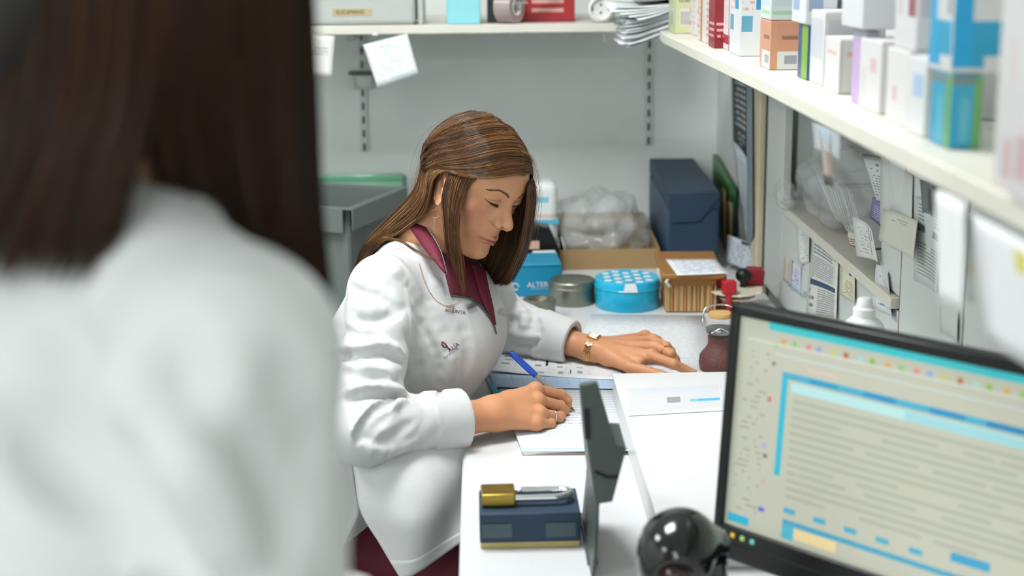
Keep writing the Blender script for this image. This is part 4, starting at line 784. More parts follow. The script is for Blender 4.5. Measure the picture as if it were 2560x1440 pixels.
# ---- head (local frame: +x her right, +y face forward, +z up; origin between the ears)
EYE = (.0280, .0672, .0285)
def lid_opn(az): return .17 * np.clip(1 - (az / .98) ** 2, 0, 1)
def lid_cen(az): return -.42 + .16 * az - .06 * az * az
def head_sdf(P, neck_end=None, neck_mid=None):
    Q = P.copy(); Q[:, 0] = np.abs(Q[:, 0]); x = Q
    d = s_ell(P, (0, -.014, .042), (.072, .092, .083))
    d = smin(d, s_ell(P, (0, .032, .055), (.058, .050, .050)), .03)                     # forehead
    d = smin(d, s_ell(P, (0, .020, -.010), (.0560, .0575, .064)), .028)                   # mid face
    d = smin(d, s_ell(P, (0, .046, -.052), (.033, .036, .031)), .022)                   # muzzle / jaw front
    d = smin(d, s_cone(x, (.0475, .002, -.030), (.016, .062, -.077), .012, .011), .02)  # jaw line
    d = smin(d, s_ell(P, (0, .0755, -.0745), (.0175, .0135, .0135)), .018)              # chin
    d = smin(d, s_ell(x, (.042, .051, .000), (.0175, .0165, .015)), .018)                # cheekbone
    d = smin(d, s_ell(x, (.027, .058, -.024), (.019, .0155, .022)), .014)                 # cheek
    d = smin(d, s_cone(x, (.003, .0795, .0425), (.036, .0665, .0475), .0066, .0058), .02) # brow ridge
    d = smax(d, -s_ell(x, (.0285, .0985, .0285), (.0190, .0140, .0120)), .012)           # eye socket
    d = smin(d, s_ell(P, (0, .0660, -.016), (.0225, .0230, .021)), .012)               # maxilla
    d = smin(d, s_cone(x, (.009, .077, .014), (.014, .0815, -.004), .0065, .0065), .010)
    # eyelids
    q = x - V3(*EYE); r = np.sqrt((q * q).sum(1)); el = np.arctan2(q[:, 2], np.maximum(q[:, 1], 1e-4)); az = q[:, 0] / .0168
    d = smin(d, r - .0168, .004)
    slit = np.abs(el - lid_cen(az)) - lid_opn(az); slit = np.where(q[:, 1] > 0, slit, 1.) * .016
    d = smax(d, -smax(smax(r - .0200, -(r - .0144), .001), slit, .0008), .0010)
    crease = np.abs(el - (.30 - .30 * az * az)) - .035; d = smax(d, -smax(smax(crease * .0168, np.abs(r - .0174) - .0013, .0006), (np.abs(az + .05) - .92) * .01, .001), .0016)
    # nose
    d = smin(d, s_cone(P, (0, .0775, .030), (0, .1040, .003), .0062, .0074), .012)
    d = smin(d, s_ell(P, (0, .1062, -.0030), (.0084, .0092, .0082)), .006)
    d = smin(d, s_ell(x, (.0130, .0945, -.0070), (.0052, .0092, .0068)), .0050)
    d = smin(d, s_cone(P, (0, .1045, -.0075), (0, .0925, -.014), .0042, .004), .005)
    d = smax(d, -s_ell(x, (.0070, .1005, -.0125), (.0034, .0066, .0052)), .003)
    d = smax(d, -s_cone(x, (.0195, .0870, -.012), (.0285, .0800, -.028), .0014, .0010), .006)   # nasolabial
    d = smin(d, s_cone(x, (.0055, .0800, .020), (.0105, .0925, -.002), .0062, .0070), .008)
    # lips
    d = smin(d, s_ell(P, (0, .0755, -.040), (.021, .0165, .016)), .012)
    d = smin(d, s_cone(x, (.0030, .0930, -.0374), (.0205, .0828, -.0412), .0042, .0020), .004)
    d = smin(d, s_cone(x, (.0, .0928, -.0474), (.0180, .0835, -.0442), .0060, .0024), .0035)
    d = smax(d, -s_cone(x, (.0, .0985, -.0420), (.0235, .0850, -.0415), .0012, .0008), .0022)
    d = smax(d, -s_ell(P, (0, .0945, -.0560), (.015, .0065, .0042)), .009)
    d = smax(d, -s_cone(P, (0, .0975, -.018), (0, .0985, -.031), .0014, .0022), .005)          # philtrum
    # ears
    R = Matrix.Rotation(math.radians(-22), 3, 'Z') @ Matrix.Rotation(math.radians(38), 3, 'X'); Rm_ = np.array(R)
    ec = V3(.0735, .004, -.0005); q = (x - ec) @ Rm_.astype(np.float32)
    ear = s_ell(q, (0, 0, 0), (.0055, .0165, .0278)); rim_r = np.sqrt((q[:, 1] / .0155) ** 2 + (q[:, 2] / .0263) ** 2)
    ear = smax(ear, -s_ell(q, (.0065, .003, -.002), (.0055, .0115, .0200)), .003)
    tor = np.sqrt(((rim_r - 1) * .0195) ** 2 + (q[:, 0] - .0028) ** 2) - .0030; ear = smin(ear, np.where(q[:, 2] < -.016, tor + .002, tor), .003)
    ear = smin(ear, s_cone(q, (.004, -.006, .012), (.003, -.004, -.012), .0028, .003), .004); ear = smin(ear, s_ell(q, (.003, .013, -.004), (.004, .005, .006)), .003)
    d = smin(d, ear, .005)
    if neck_end is not None: d = smin(d, s_chain(P, [(0, -.030, -.035), neck_mid, neck_end], [.050, .0495, .060], .03), .028)
    return d
# ================================================================== seated woman
HT = np.array([-.0196, 2.4, 1.1339]); HM = np.array([[-0.6615, 0.6053, 0.4427], [-0.7282, -0.6596, -0.1862], [0.1794, -0.4455, 0.8771]])
_u, _s, _v = np.linalg.svd(HM); HM = _u @ _v
def h2w(p): return np.asarray(p) @ HM.T + HT
def w2h(p): return (np.asarray(p) - HT) @ HM
HM4 = Matrix([list(HM[i]) + [HT[i]] for i in range(3)] + [[0, 0, 0, 1]])
SW = thing('person', 'woman with long brown hair in white lab coat writing at the desk', 'person', (-.26, 2.36, 0))
def toSW(V): return V - np.array(SW.location)
NECK = np.array([-.108, 2.452, 1.000]); ne = w2h(NECK); nm = w2h(np.array([-.080, 2.438, 1.055]))
import time as _t; _t0 = _t.time()
Vh, Fh = surface(lambda P: head_sdf(P, ne, nm), (-.10, -.16, -.22), (.10, .13, .15), .0017)
print('head', len(Vh), _t.time() - _t0)
def skin_mat():
    m = bpy.data.materials.new('skin'); m.use_nodes = True; g = NG(m); b = g.n['Principled BSDF']
    at = g.new('ShaderNodeAttribute'); at.attribute_name = 'tone'
    f = g.noise(90, g.obj(), 4); c = g.mix(g.math('MULTIPLY', f, .22), at.outputs['Color'], (.42, .16, .075, 1))
    g.l.new(c, b.inputs['Base Color']); b.inputs['Roughness'].default_value = .48; b.inputs['Specular IOR Level'].default_value = .35
    b.inputs['Subsurface Weight'].default_value = .12; b.inputs['Subsurface Radius'].default_value = (.008, .003, .0015); b.inputs['Subsurface Scale'].default_value = 1.0
    bn = g.new('ShaderNodeBump'); bn.inputs['Strength'].default_value = .12; bn.inputs['Distance'].default_value = .0006; g.l.new(g.noise(900, g.obj(), 2), bn.inputs['Height']); g.l.new(bn.outputs[0], b.inputs['Normal'])
    return m
M_skin = skin_mat()
def gauss(V, c, r): return np.exp(-(((V - np.array(c)) / np.array(r)) ** 2).sum(1))
SK = np.array(lin('#d39b75')[:3])
def face_tone(V):
    X = V.copy(); X[:, 0] = np.abs(X[:, 0]); col = np.tile(SK, (len(V), 1))
    def mixc(w, c): 
        nonlocal col; col = col * (1 - w[:, None]) + np.array(lin(c)[:3]) * w[:, None]
    mixc(.5 * gauss(X, (.048, .058, -.002), (.018, .03, .020)), '#cc6f57')
    mixc(.30 * gauss(X, (0, .108, .0), (.012, .012, .012)), '#d08a6c')
    lipd = np.minimum(s_cone(X.astype(np.float32), (.0, .0935, -.0375), (.0205, .0830, -.0412), .0046, .0022), s_cone(X.astype(np.float32), (.0, .0925, -.0465), (.0185, .0832, -.0435), .0058, .0024))
    mixc(.95 * smooth(.0014, -.0004, lipd) * (V[:, 1] > .07), '#b25a58')
    mixc(.95 * gauss(X, (0, .0915, -.0418), (.021, .014, .0016)), '#5e2a2a')  # shade between the lips painted as a dark line
    mixc(.8 * gauss(X, (.0068, .1010, -.0128), (.003, .006, .003)), '#5c2f22')  # shade inside the nostrils painted into the skin
    q_ = X - np.array(EYE); r_ = np.linalg.norm(q_, axis=1); e_ = np.arctan2(q_[:, 2], np.maximum(q_[:, 1], 1e-4)); a_ = q_[:, 0] / .0168; mixc(.42 * np.exp(-((e_ - (.22 - .30 * a_ * a_)) / .055) ** 2) * (np.abs(a_) < 1.0) * (r_ < .0205) * (V[:, 1] > .06), '#7c4c36'); mixc(.30 * np.exp(-((e_ + .1) / .35) ** 2) * np.exp(-(a_ / 1.0) ** 4) * (r_ < .022) * (V[:, 1] > .06), '#a06a52'); mixc(.35 * gauss(X, (.030, .085, .034), (.016, .012, .007)), '#b98763')  # shade of the lid crease, lids and socket painted into the skin tone
    return col
ton_h = face_tone(Vh)
def on_face(x, z, y0=.13, y1=.02):
    lo_ = np.full(len(x), y1); hi_ = np.full(len(x), y0); X = np.asarray(x); Z = np.asarray(z)
    y = hi_.copy()
    for _ in range(60):
        d = head_sdf(np.stack([X, y, Z], 1).astype(np.float32)); y = y - np.clip(d, -.002, .01) * .8
    return np.stack([X, y, Z], 1)
# eyes, lashes, brows
M_eye = bpy.data.materials.new('eye'); M_eye.use_nodes = True; _g = NG(M_eye); _a = _g.new('ShaderNodeAttribute'); _a.attribute_name = 'tone'; _g.l.new(_a.outputs['Color'], _g.n['Principled BSDF'].inputs['Base Color']); _g.n['Principled BSDF'].inputs['Roughness'].default_value = .08
M_lash = mat('lash_hair', '#1c1310', .5, var=0); M_brow = mat('brow_hair', '#6a4c36', .6, var=.1, vscale=200)
for sx in (1, -1):
    th, ph = np.meshgrid(np.linspace(0, math.pi, 25), np.linspace(0, 2 * math.pi, 40, endpoint=False), indexing='ij'); Sx = np.stack([np.sin(th) * np.cos(ph), np.sin(th) * np.sin(ph), np.cos(th)], -1).reshape(-1, 3)
    gz = np.array([0, math.cos(.48), -math.sin(.48)]); an = np.arccos(np.clip(Sx @ gz, -1, 1)); colr = np.where(an[:, None] < .20, np.array([[.004, .003, .003]]), np.where(an[:, None] < .47, np.array([[.05, .022, .010]]), np.array([[.55, .48, .43]])))
    Fs = np.array([[i * 40 + j, (i + 1) * 40 + j, (i + 1) * 40 + (j + 1) % 40, i * 40 + (j + 1) % 40] for i in range(24) for j in range(40)])
    mesh_np('eyeball', toSW(h2w(Sx * .0150 + np.array([EYE[0] * sx, EYE[1], EYE[2]]))), Fs, M_eye, SW, {'tone': colr})
    az = np.linspace(-.97, .97, 40); mb = MB()
    def lidpt(a, e, rr): return np.stack([sx * (EYE[0] + a * .0168), EYE[1] + rr * np.sqrt(np.clip(1 - a * a * .92, .02, 1)) * np.cos(e), EYE[2] + rr * np.sqrt(np.clip(1 - a * a * .92, .02, 1)) * np.sin(e)], -1)
    e = lid_cen(az) + lid_opn(az); mb.tube(toSW(h2w(lidpt(az, e, .0168))), [.0003 + .0005 * math.sin(math.pi * k / 39) for k in range(40)], 5)
    for k in range(38):
        a = -.80 + 1.75 * k / 37; a = min(a, .95); e0 = lid_cen(a) + lid_opn(a); p0 = lidpt(np.array(a), e0, .0168); ln = .0058 + .0025 * (a > .2)
        p1 = lidpt(np.array(a * 1.06), e0 - .10, .0168 + ln * .6); p2 = lidpt(np.array(a * 1.14), e0 - .06, .0168 + ln); mb.tube(toSW(h2w(np.array([p0, p1, p2]))), [.00022, .00016, .00005], 4, caps=False)
    mb.build('eyelashes', M_lash, SW, 60)
    mb = MB(); n = 130; tt = RNG.uniform(0, 1, n); ctr = catmull([(.0105, 0, .0425), (.019, 0, .0475), (.031, 0, .0505), (.041, 0, .0480), (.047, 0, .0440)], 200); w = .0034 * (1 - tt * .75) * (.6 + .8 * np.minimum(tt * 6, 1) * .5)
    ci = (tt * 199).astype(int); bx = ctr[ci, 0]; bz_ = ctr[ci, 2] + RNG.uniform(-1, 1, n) * w
    dirx = .0055 - .001 * tt; dz_ = np.where(bz_ > ctr[ci, 2], -.0008, .0014) + .0016 * (1 - 1.9 * tt)
    A = on_face(sx * bx, bz_); B = on_face(sx * (bx + dirx * .55), bz_ + dz_ * .6); C_ = on_face(sx * (bx + dirx), bz_ + dz_)
    for i in range(n): mb.tube(toSW(h2w(np.array([A[i] + (0, .0002, 0), B[i] + (0, .0006, 0), C_[i] + (0, .0004, 0)]))), [.00022, .00026, .00008], 4, caps=False)
    mb.build('eyebrow', M_brow, SW, 60)
# ---- arms and hands (world coordinates)
SR = np.array([-.165, 2.300, .985]); SL = np.array([-.030, 2.600, .985])
ER = PY(912, 1078, 2.125); WR = PY(1238, 1034, 2.228)
EL = np.array([.02, 2.715, .815]); WL = PZ(1482, 872, .787)
def P3(l): return [np.asarray(PY(*q)) for q in l]
zmin = .7665
fR = dict(index=P3([(1338, 974, 2.298), (1402, 987, 2.330), (1418, 1001, 2.332), (1419, 1013, 2.330)]),
          middle=P3([(1345, 1002, 2.276), (1400, 1015, 2.306), (1411, 1026, 2.312), (1410, 1033, 2.316)]),
          ring=P3([(1349, 1034, 2.252), (1396, 1043, 2.276), (1402, 1050, 2.288), (1392, 1054, 2.298)]),
          pinky=P3([(1340, 1060, 2.232), (1376, 1064, 2.250), (1380, 1068, 2.262), (1368, 1070, 2.272)]),
          thumb=P3([(1268, 1006, 2.270), (1330, 985, 2.345), (1386, 990, 2.368), (1410, 1006, 2.362)]))
rF = dict(index=[.0105, .0092, .0082, .0072], middle=[.0108, .0094, .0084, .0074], ring=[.0104, .0088, .0080, .0070], pinky=[.0098, .0078, .0070, .0062], thumb=[.0150, .0115, .0100, .0082])
for k in fR:
    for p, r in zip(fR[k], rF[k]): p[2] = max(p[2], .7575 + r * .92)
Z3 = lambda l: [np.asarray(PZ(*q)) for q in l]
fL = dict(index=Z3([(1628, 890, .789), (1684, 910, .784), (1712, 923, .772), (1731, 931, .7655)]),
          middle=Z3([(1640, 868, .791), (1676, 884, .787), (1688, 898, .775), (1692, 906, .7665)]),
          ring=Z3([(1632, 852, .787), (1666, 866, .783), (1678, 878, .773), (1682, 886, .766)]),
          pinky=Z3([(1612, 842, .780), (1644, 850, .776), (1656, 860, .770), (1660, 868, .765)]),
          thumb=Z3([(1520, 892, .782), (1572, 916, .776), (1622, 930, .771), (1655, 940, .768)]))
def hand_sdf(P, W, fg, dorsal, across):
    """wrist W; across = unit vector index->pinky side at the wrist"""
    d = None
    a = np.asarray(across)
    palm = s_chain(P, [W + a * .010, fg['pinky'][0]], [.0185, .0105]); 
    for nme, o in (('ring', .004), ('middle', -.003), ('index', -.010)): palm = smin(palm, s_cone(P, W + a * o, fg[nme][0], .0195, .0112), .014)
    palm = smin(palm, s_cone(P, W - a * .006, fg['thumb'][0], .018, .0155), .014)
    palm = smin(palm, s_cone(P, fg['thumb'][0], (fg['index'][0] + fg['thumb'][1]) / 2, .014, .009), .014)
    d = palm; fs = None
    for nme in ('index', 'middle', 'ring', 'pinky', 'thumb'):
        e = s_chain(P, fg[nme], rF[nme], .003)
        k = fg[nme][1]; e = smin(e, s_ell(P, k, (rF[nme][1] * .99,) * 3), .003)
        fs = e if fs is None else smin(fs, e, .0022)
    d = smin(d, fs, .0075)
    for nme in ('index', 'middle', 'ring', 'pinky'):      # knuckles
        d = smin(d, s_ell(P, fg[nme][0] + np.asarray(dorsal) * .003, (.0080,) * 3), .010)
    return d
uR = (WR - ER) / np.linalg.norm(WR - ER); acR = fR['pinky'][0] - fR['index'][0]; acR /= np.linalg.norm(acR); acR -= uR * (acR @ uR); acR /= np.linalg.norm(acR); doR = np.cross(acR, uR); doR = doR if doR[1] < 0 else -doR
uL = (WL - EL) / np.linalg.norm(WL - EL); acL = fL['pinky'][0] - fL['index'][0]; acL /= np.linalg.norm(acL); acL -= uL * (acL @ uL); acL /= np.linalg.norm(acL)
def armR(P):
    fo = s_cone(P, ER + uR * .08, WR + acR * .007, .036, .0195); fo = smin(fo, s_cone(P, ER + uR * .08, WR - acR * .007, .034, .0190), .012)
    return smin(fo, hand_sdf(P, WR, fR, doR, acR), .016)
def armL(P):
    fo = s_cone(P, EL + uL * .08, WL + acL * .008, .034, .0185); fo = smin(fo, s_cone(P, EL + uL * .08, WL - acL * .008, .033, .0180), .012)
    return smin(fo, hand_sdf(P, WL, fL, (0, 0, 1), acL), .016)
def bounds(fg, extra, pad=.03):
    A = np.array([p for k in fg for p in fg[k]] + extra); return A.min(0) - pad, A.max(0) + pad
loR, hiR = bounds(fR, [WR, WR - uR * .11]); loL, hiL = bounds(fL, [WL, WL - uL * .09])
VR, FR_ = surface(armR, loR, hiR, .0017); VL, FL_ = surface(armL, loL, hiL, .0017)
def hand_tone(V, fg):
    col = np.tile(SK * np.array([.97, .90, .84]), (len(V), 1))
    for k in fg:
        w = .45 * np.exp(-((V - fg[k][1]) ** 2).sum(1) / .008 ** 2) + .4 * np.exp(-((V - fg[k][0]) ** 2).sum(1) / .010 ** 2) + .5 * np.exp(-((V - fg[k][3]) ** 2).sum(1) / .008 ** 2)
        col = col * (1 - .4 * w[:, None]) + np.array(lin('#cf8468')[:3]) * .4 * w[:, None]
    return col
Vb = np.concatenate([h2w(Vh), VR, VL]); Fb = np.concatenate([Fh, FR_ + len(Vh), FL_ + len(Vh) + len(VR)])
def join_arms(Vs, Fs, tones, roots, paths):
    """upper body inside the clothes: one tube per arm that ties the hands to the neck, so that the body is one surface"""
    V = list(Vs); F = list(Fs); T = list(tones)
    for (ia, ib), path in zip(roots, paths):
        offs = np.cumsum([0] + [len(v) for v in V]); A, B = V[ia], V[ib]; mb = MB(); mb.tube(path, .022, 6, caps=False); n0 = offs[-1]; tv = np.array(mb.v)
        f = np.array([[q + n0 for q in fc] for fc in mb.f]); a0 = int(np.argmin(np.linalg.norm(A - tv[0], axis=1))) + offs[ia]; b0 = int(np.argmin(np.linalg.norm(B - tv[-6], axis=1))) + offs[ib]
        ea = Fs[ia][np.argmax((Fs[ia] == a0).any(1))]; eb = Fs[ib][np.argmax((Fs[ib] == b0).any(1))]
        f = np.concatenate([f, [[ea[0], ea[1], n0 + 1, n0]], [[n0 + len(tv) - 6, n0 + len(tv) - 5, eb[1], eb[0]]]]); V.append(tv); F.append(f); T.append(np.tile(SK, (len(tv), 1)))
    return np.concatenate(V), np.concatenate(F), np.concatenate(T)
Vb, Fb, Tb = join_arms([h2w(Vh), VR, VL], [Fh, FR_ + len(Vh), FL_ + len(Vh) + len(VR)], [ton_h, hand_tone(VR, fR), hand_tone(VL, fL)], [(0, 1), (0, 2)], [[NECK + (0, 0, -.02), SR, ER, ER + uR * .07], [NECK + (0, 0, -.02), SL, EL, EL + uL * .07]])
mesh_np('body', toSW(Vb), Fb, M_skin, SW, {'tone': Tb})
# finger nails
M_nail = mat('finger_nail', '#d8a08c', .25, var=0)
def nail(fg, nme, up):
    a, b = fg[nme][2], fg[nme][3]; u = (b - a) / np.linalg.norm(b - a); up = np.asarray(up, float); up = up - u * (up @ u); up /= np.linalg.norm(up); s = np.cross(u, up); r = rF[nme][3]; G = np.zeros((5, 5, 3))
    for i, t in enumerate(np.linspace(-.006, .0055, 5)):
        for j, an in enumerate(np.linspace(-.75, .75, 5)): G[i, j] = b + u * t + (up * math.cos(an) + s * math.sin(an)) * (r * 1.02 - .05 * max(t, 0)) * (1 if abs(t) < .005 else .97)
    MB().sheet(G - np.array(SW.location), .0006).build('fingernail', M_nail, SW, 60)
for n_ in ('index', 'middle', 'ring', 'pinky', 'thumb'): nail(fL, n_, (0, -.2, 1))
for n_ in ('index', 'middle'): nail(fR, n_, (.7, .3, .6))

# ---- lab coat
fw = np.array([.917, -.4, 0]); sd = np.array([-.4, -.917, 0]); TF = np.stack([fw, sd, np.array([0, 0, 1.])], 1)
lean = np.array(Matrix.Rotation(math.radians(22), 3, Vector(np.cross(fw, [0, 0, 1])) * -1)); TL_ = lean @ TF
CR = ER + (WR - ER) * .74; CL = EL + (WL - EL) * .80       # cuff ends
def ringfold(P, a, b, amp, fq, ph, t0, t1, tw=.6):
    ba = b - a; L = np.linalg.norm(ba); u, w, d = basis(ba); q = P - a; t = (q @ d.astype(np.float32)) / L; an = np.arctan2(q @ w.astype(np.float32), q @ u.astype(np.float32))
    x = t * fq + tw * np.sin(an + ph) + .25 * np.sin(2 * an + ph * 2.3); r = np.abs(np.sin(math.pi * x)); m = smooth(t0, t0 + .12, t) * smooth(t1, t1 - .12, t)
    return amp * (r - .6) * m * (.75 + .25 * np.sin(3 * t + an + ph))
def sleeve(P, S, E, C, r0, r1, r2, ph, u):
    up = s_cone(P, S, E, r0, r1); fo = s_cone(P, E, C + u * .02, r1 * .98, r2)
    up = up - ringfold(P, S, E, .0035, 3.7, ph, .12, 1.05, .55); fo = fo - ringfold(P, E, C, .0022, 4.2, ph + 1.5, -.1, .72, .9)
    d = smin(up, fo, .022)
    e = ((P - C.astype(np.float32)) @ u.astype(np.float32)); d = d - .0028 * smooth(-.066, -.063, e); d = smax(d, e, .003)                                    # cut at the cuff
    hole = s_cone(P, C - u * .05, C + u * .06, r2 - .0085, r2 - .0045); return smax(d, -hole, .002)
def lump(P, pts, r, k): return s_chain(P, [np.asarray(p) for p in pts], r if hasattr(r, '__len__') else [r] * len(pts), k)
def torso(P):
    d = s_ell(P, (-.098, 2.420, .880), (.118, .158, .150), TL_)
    d = smin(d, s_ell(P, (-.050, 2.360, .862), (.062, .070, .068), TL_), .05); d = smin(d, s_ell(P, (-.028, 2.452, .862), (.058, .068, .066), TL_), .05)   # bust
    d = smin(d, s_chain(P, [SR, NECK + (-.012, .0, -.028), SL], [.050, .060, .050], .03), .05)
    d = smin(d, s_chain(P, [SR + (.0, .012, .004), NECK + (-.016, -.020, -.006), NECK + (-.03, .03, -.004)], [.046, .048, .050], .02), .03)
    d = smin(d, s_ell(P, (-.188, 2.375, .860), (.082, .125, .135), TL_), .05)
    d = smin(d, s_ell(P, (-.165, 2.395, .735), (.118, .150, .140), TF), .07)
    d = smin(d, s_ell(P, (-.245, 2.365, .585), (.155, .185, .110), TF), .06)
    return d
def coat(P):
    d = torso(P)
    # soft pull folds across chest and flank
    for a, b, r in (((-.150, 2.25, .93), (-.070, 2.30, .80), .007), ((-.165, 2.25, .88), (-.11, 2.255, .77), .006), ((-.12, 2.28, .98), (-.08, 2.31, .90), .006), ((-.06, 2.30, .83), (-.09, 2.28, .74), .006), ((-.10, 2.235, .76), (-.06, 2.27, .70), .007)):
        d = smin(d, s_cone(P, a, b, r, r * .4) + .001, .018)
    d = smin(d, sleeve(P, SR, ER, CR, .055, .0515, .0455, 1.1, uR), .016)
    d = smin(d, sleeve(P, SL, EL, CL, .062, .060, .0400, 2.4, uL), .016)
    for pts, rr, kk, sg in CREASES:
        mk = ((P > pts.min(0) - .03) & (P < pts.max(0) + .03)).all(1)
        if not mk.any(): continue
        c_ = s_chain(P[mk], pts, rr, .006); d[mk] = smin(d[mk], c_, kk) if sg > 0 else smax(d[mk], -c_, kk)
    neckhole = s_chain(P, [h2w((0, -.03, -.05)), NECK + (.005, 0, .03), NECK + (.0, 0, -.03)], [.056, .058, .05], .02); d = smax(d, -neckhole, .006)
    return d
# creases traced on the cloth: pixel polylines laid on a first, coarse surface; ridge (+) or groove (-)
CREASES = []
V0, F0 = surface(coat, (-.44, 2.02, .47), (.27, 2.84, 1.10), .008, slack=1.6, newton=0); BV0 = BVHTree.FromPolygons([tuple(v) for v in V0.tolist()], [tuple(f) for f in F0.tolist()])
def crease(px, r, sg, dep=.003, k=.0065, bv=None, out=None):
    dep *= 1.7 if sg > 0 else 1.15
    pts = []
    for x, y in catmull(np.array([(a, b, 0) for a, b in px]), max(3, 2 * len(px)))[:, :2]:
        loc, nor, i, di = (bv or BV0).ray_cast(Vector(CAMP), Vector(ray(x, y)).normalized())
        if loc is not None and abs(nor.dot(Vector(ray(x, y)).normalized())) > .3: pts.append(np.array(loc) + np.array(nor) * ((dep - r) if sg > 0 else (r - dep)))
    if len(pts) > 1:
        rr = [r * (1.0 if 0 < i < len(pts) - 1 else .6) for i in range(len(pts))]; ok = [pts[0]]
        (CREASES if out is None else out).append((np.array(pts), rr, k, sg))
for px, r_, sg, dep in (
    ([(860, 700), (905, 735), (960, 745), (1000, 790)], .011, -1, .004), ([(848, 770), (895, 800), (950, 800), (1010, 770)], .010, -1, .005), ([(850, 745), (900, 770), (955, 772)], .012, 1, .004),
    ([(850, 868), (900, 872), (955, 862), (1005, 885)], .012, 1, .006), ([(850, 890), (905, 892), (960, 884), (1005, 905)], .009, -1, .005), ([(848, 822), (900, 842), (940, 838)], .010, -1, .004), ([(900, 905), (950, 930), (1000, 925)], .012, 1, .003),
    ([(858, 985), (920, 968), (975, 975), (1010, 985)], .012, 1, .006), ([(868, 1000), (930, 985), (980, 992), (1012, 996)], .008, -1, .006), ([(855, 930), (900, 945), (960, 942)], .009, -1, .004),
    ([(1010, 1002), (950, 1018), (905, 1055), (888, 1100)], .010, 1, .005), ([(985, 1000), (935, 1030), (903, 1075), (895, 1108)], .008, -1, .005), ([(970, 1040), (930, 1075), (915, 1110)], .008, -1, .003), ([(905, 1115), (965, 1130), (1035, 1105)], .010, 1, .004), ([(1035, 1050), (990, 1085), (940, 1105)], .009, -1, .003),
    ([(1033, 775), (1075, 850), (1100, 915), (1098, 990)], .004, -1, .0022), ([(1010, 830), (1040, 900), (1060, 980)], .014, -1, .003), ([(1125, 880), (1122, 920), (1112, 960)], .012, 1, .003), ([(1060, 730), (1085, 790), (1130, 860)], .012, -1, .002), ([(985, 660), (1030, 720), (1060, 800)], .013, -1, .003), ([(1150, 800), (1170, 870), (1160, 940)], .012, -1, .0025),
    ([(1242, 775), (1290, 805), (1340, 800)], .008, -1, .004), ([(1245, 832), (1285, 855), (1340, 866)], .008, -1, .003), ([(1325, 765), (1345, 820), (1335, 865)], .009, -1, .004), ([(1290, 745), (1312, 790), (1305, 830)], .009, 1, .004), ([(1250, 805), (1285, 835), (1340, 842)], .009, 1, .004),
    ([(905, 625), (960, 650), (1010, 700)], .014, 1, .003), ([(880, 660), (935, 690), (985, 740)], .012, -1, .003), ([(1080, 690), (1110, 740), (1125, 790)], .010, 1, .002)):
    crease(px, r_, sg, dep)
_t0 = _t.time()
VC, FC = surface(coat, (-.44, 2.02, .47), (.27, 2.84, 1.10), .0036, slack=1.6)
print('coat', len(VC), _t.time() - _t0)
def coat_mat(name, c):
    m = mat(name, c, .7, var=.012, vscale=6, bump=.12, bscale=1400); b = m.node_tree.nodes['Principled BSDF']; b.inputs['Sheen Weight'].default_value = .15
    g = NG(m); bn = g.new('ShaderNodeBump'); bn.inputs['Strength'].default_value = .55; bn.inputs['Distance'].default_value = .006; nz = g.new('ShaderNodeTexNoise'); nz.inputs['Scale'].default_value = 10; nz.inputs['Detail'].default_value = 1.0; nz.inputs['Distortion'].default_value = .4
    mp = g.new('ShaderNodeMapping'); mp.inputs['Rotation'].default_value = (.5, .3, .7); mp.inputs['Scale'].default_value = (1, 3.0, .5); g.l.new(g.obj(), mp.inputs[0]); g.l.new(mp.outputs[0], nz.inputs['Vector']); g.l.new(nz.outputs[0], bn.inputs['Height'])
    old = [l for l in g.l if l.to_socket == b.inputs['Normal']][0].from_node; g.l.new(bn.outputs[0], old.inputs['Normal']); return m
M_coat = coat_mat('white_coat_cotton', '#cfcfce')
coat_o = mesh_np('lab_coat', toSW(VC), FC, M_coat, SW)
tri = [tuple(f) for f in FC.tolist()]; BV = BVHTree.FromPolygons([tuple(v) for v in VC.tolist()], tri)
def hit(px, py, off=.0016):
    d = Vector(ray(px, py)).normalized(); loc, nor, i, di = BV.ray_cast(Vector(CAMP), d)
    if loc is None: return None
    return np.array(loc) + np.array(nor) * off * (1 if nor.dot(d) < 0 else -1)
def drape(poly_rows, off=.0016):
    """rows of pixel points laid on the coat surface"""
    G = [[hit(x, y, off) for x, y in r] for r in poly_rows]; last = None
    for r in G:
        for j, p in enumerate(r):
            if p is None: r[j] = last if last is not None else np.array((0, 2.4, .9))
            last = r[j]
    return np.array(G) - np.array(SW.location)
def rows(polyA, polyB, n, m):
    """grid between two pixel polylines"""
    A = catmull(np.array([(x, y, 0) for x, y in polyA]), m)[:, :2]; B = catmull(np.array([(x, y, 0) for x, y in polyB]), m)[:, :2]
    return [[tuple(A[j] * (1 - i / (n - 1)) + B[j] * i / (n - 1)) for j in range(m)] for i in range(n)]
M_mar = mat('maroon_cloth', '#6a132d', .7, var=.04, bump=.1, bscale=1200); M_mard = mat('dark_maroon_cloth', '#5c1426', .75, var=.05, bump=.1, bscale=1200); M_pipe = mat('grey_blue_piping', '#93a8aa', .6, var=.02)

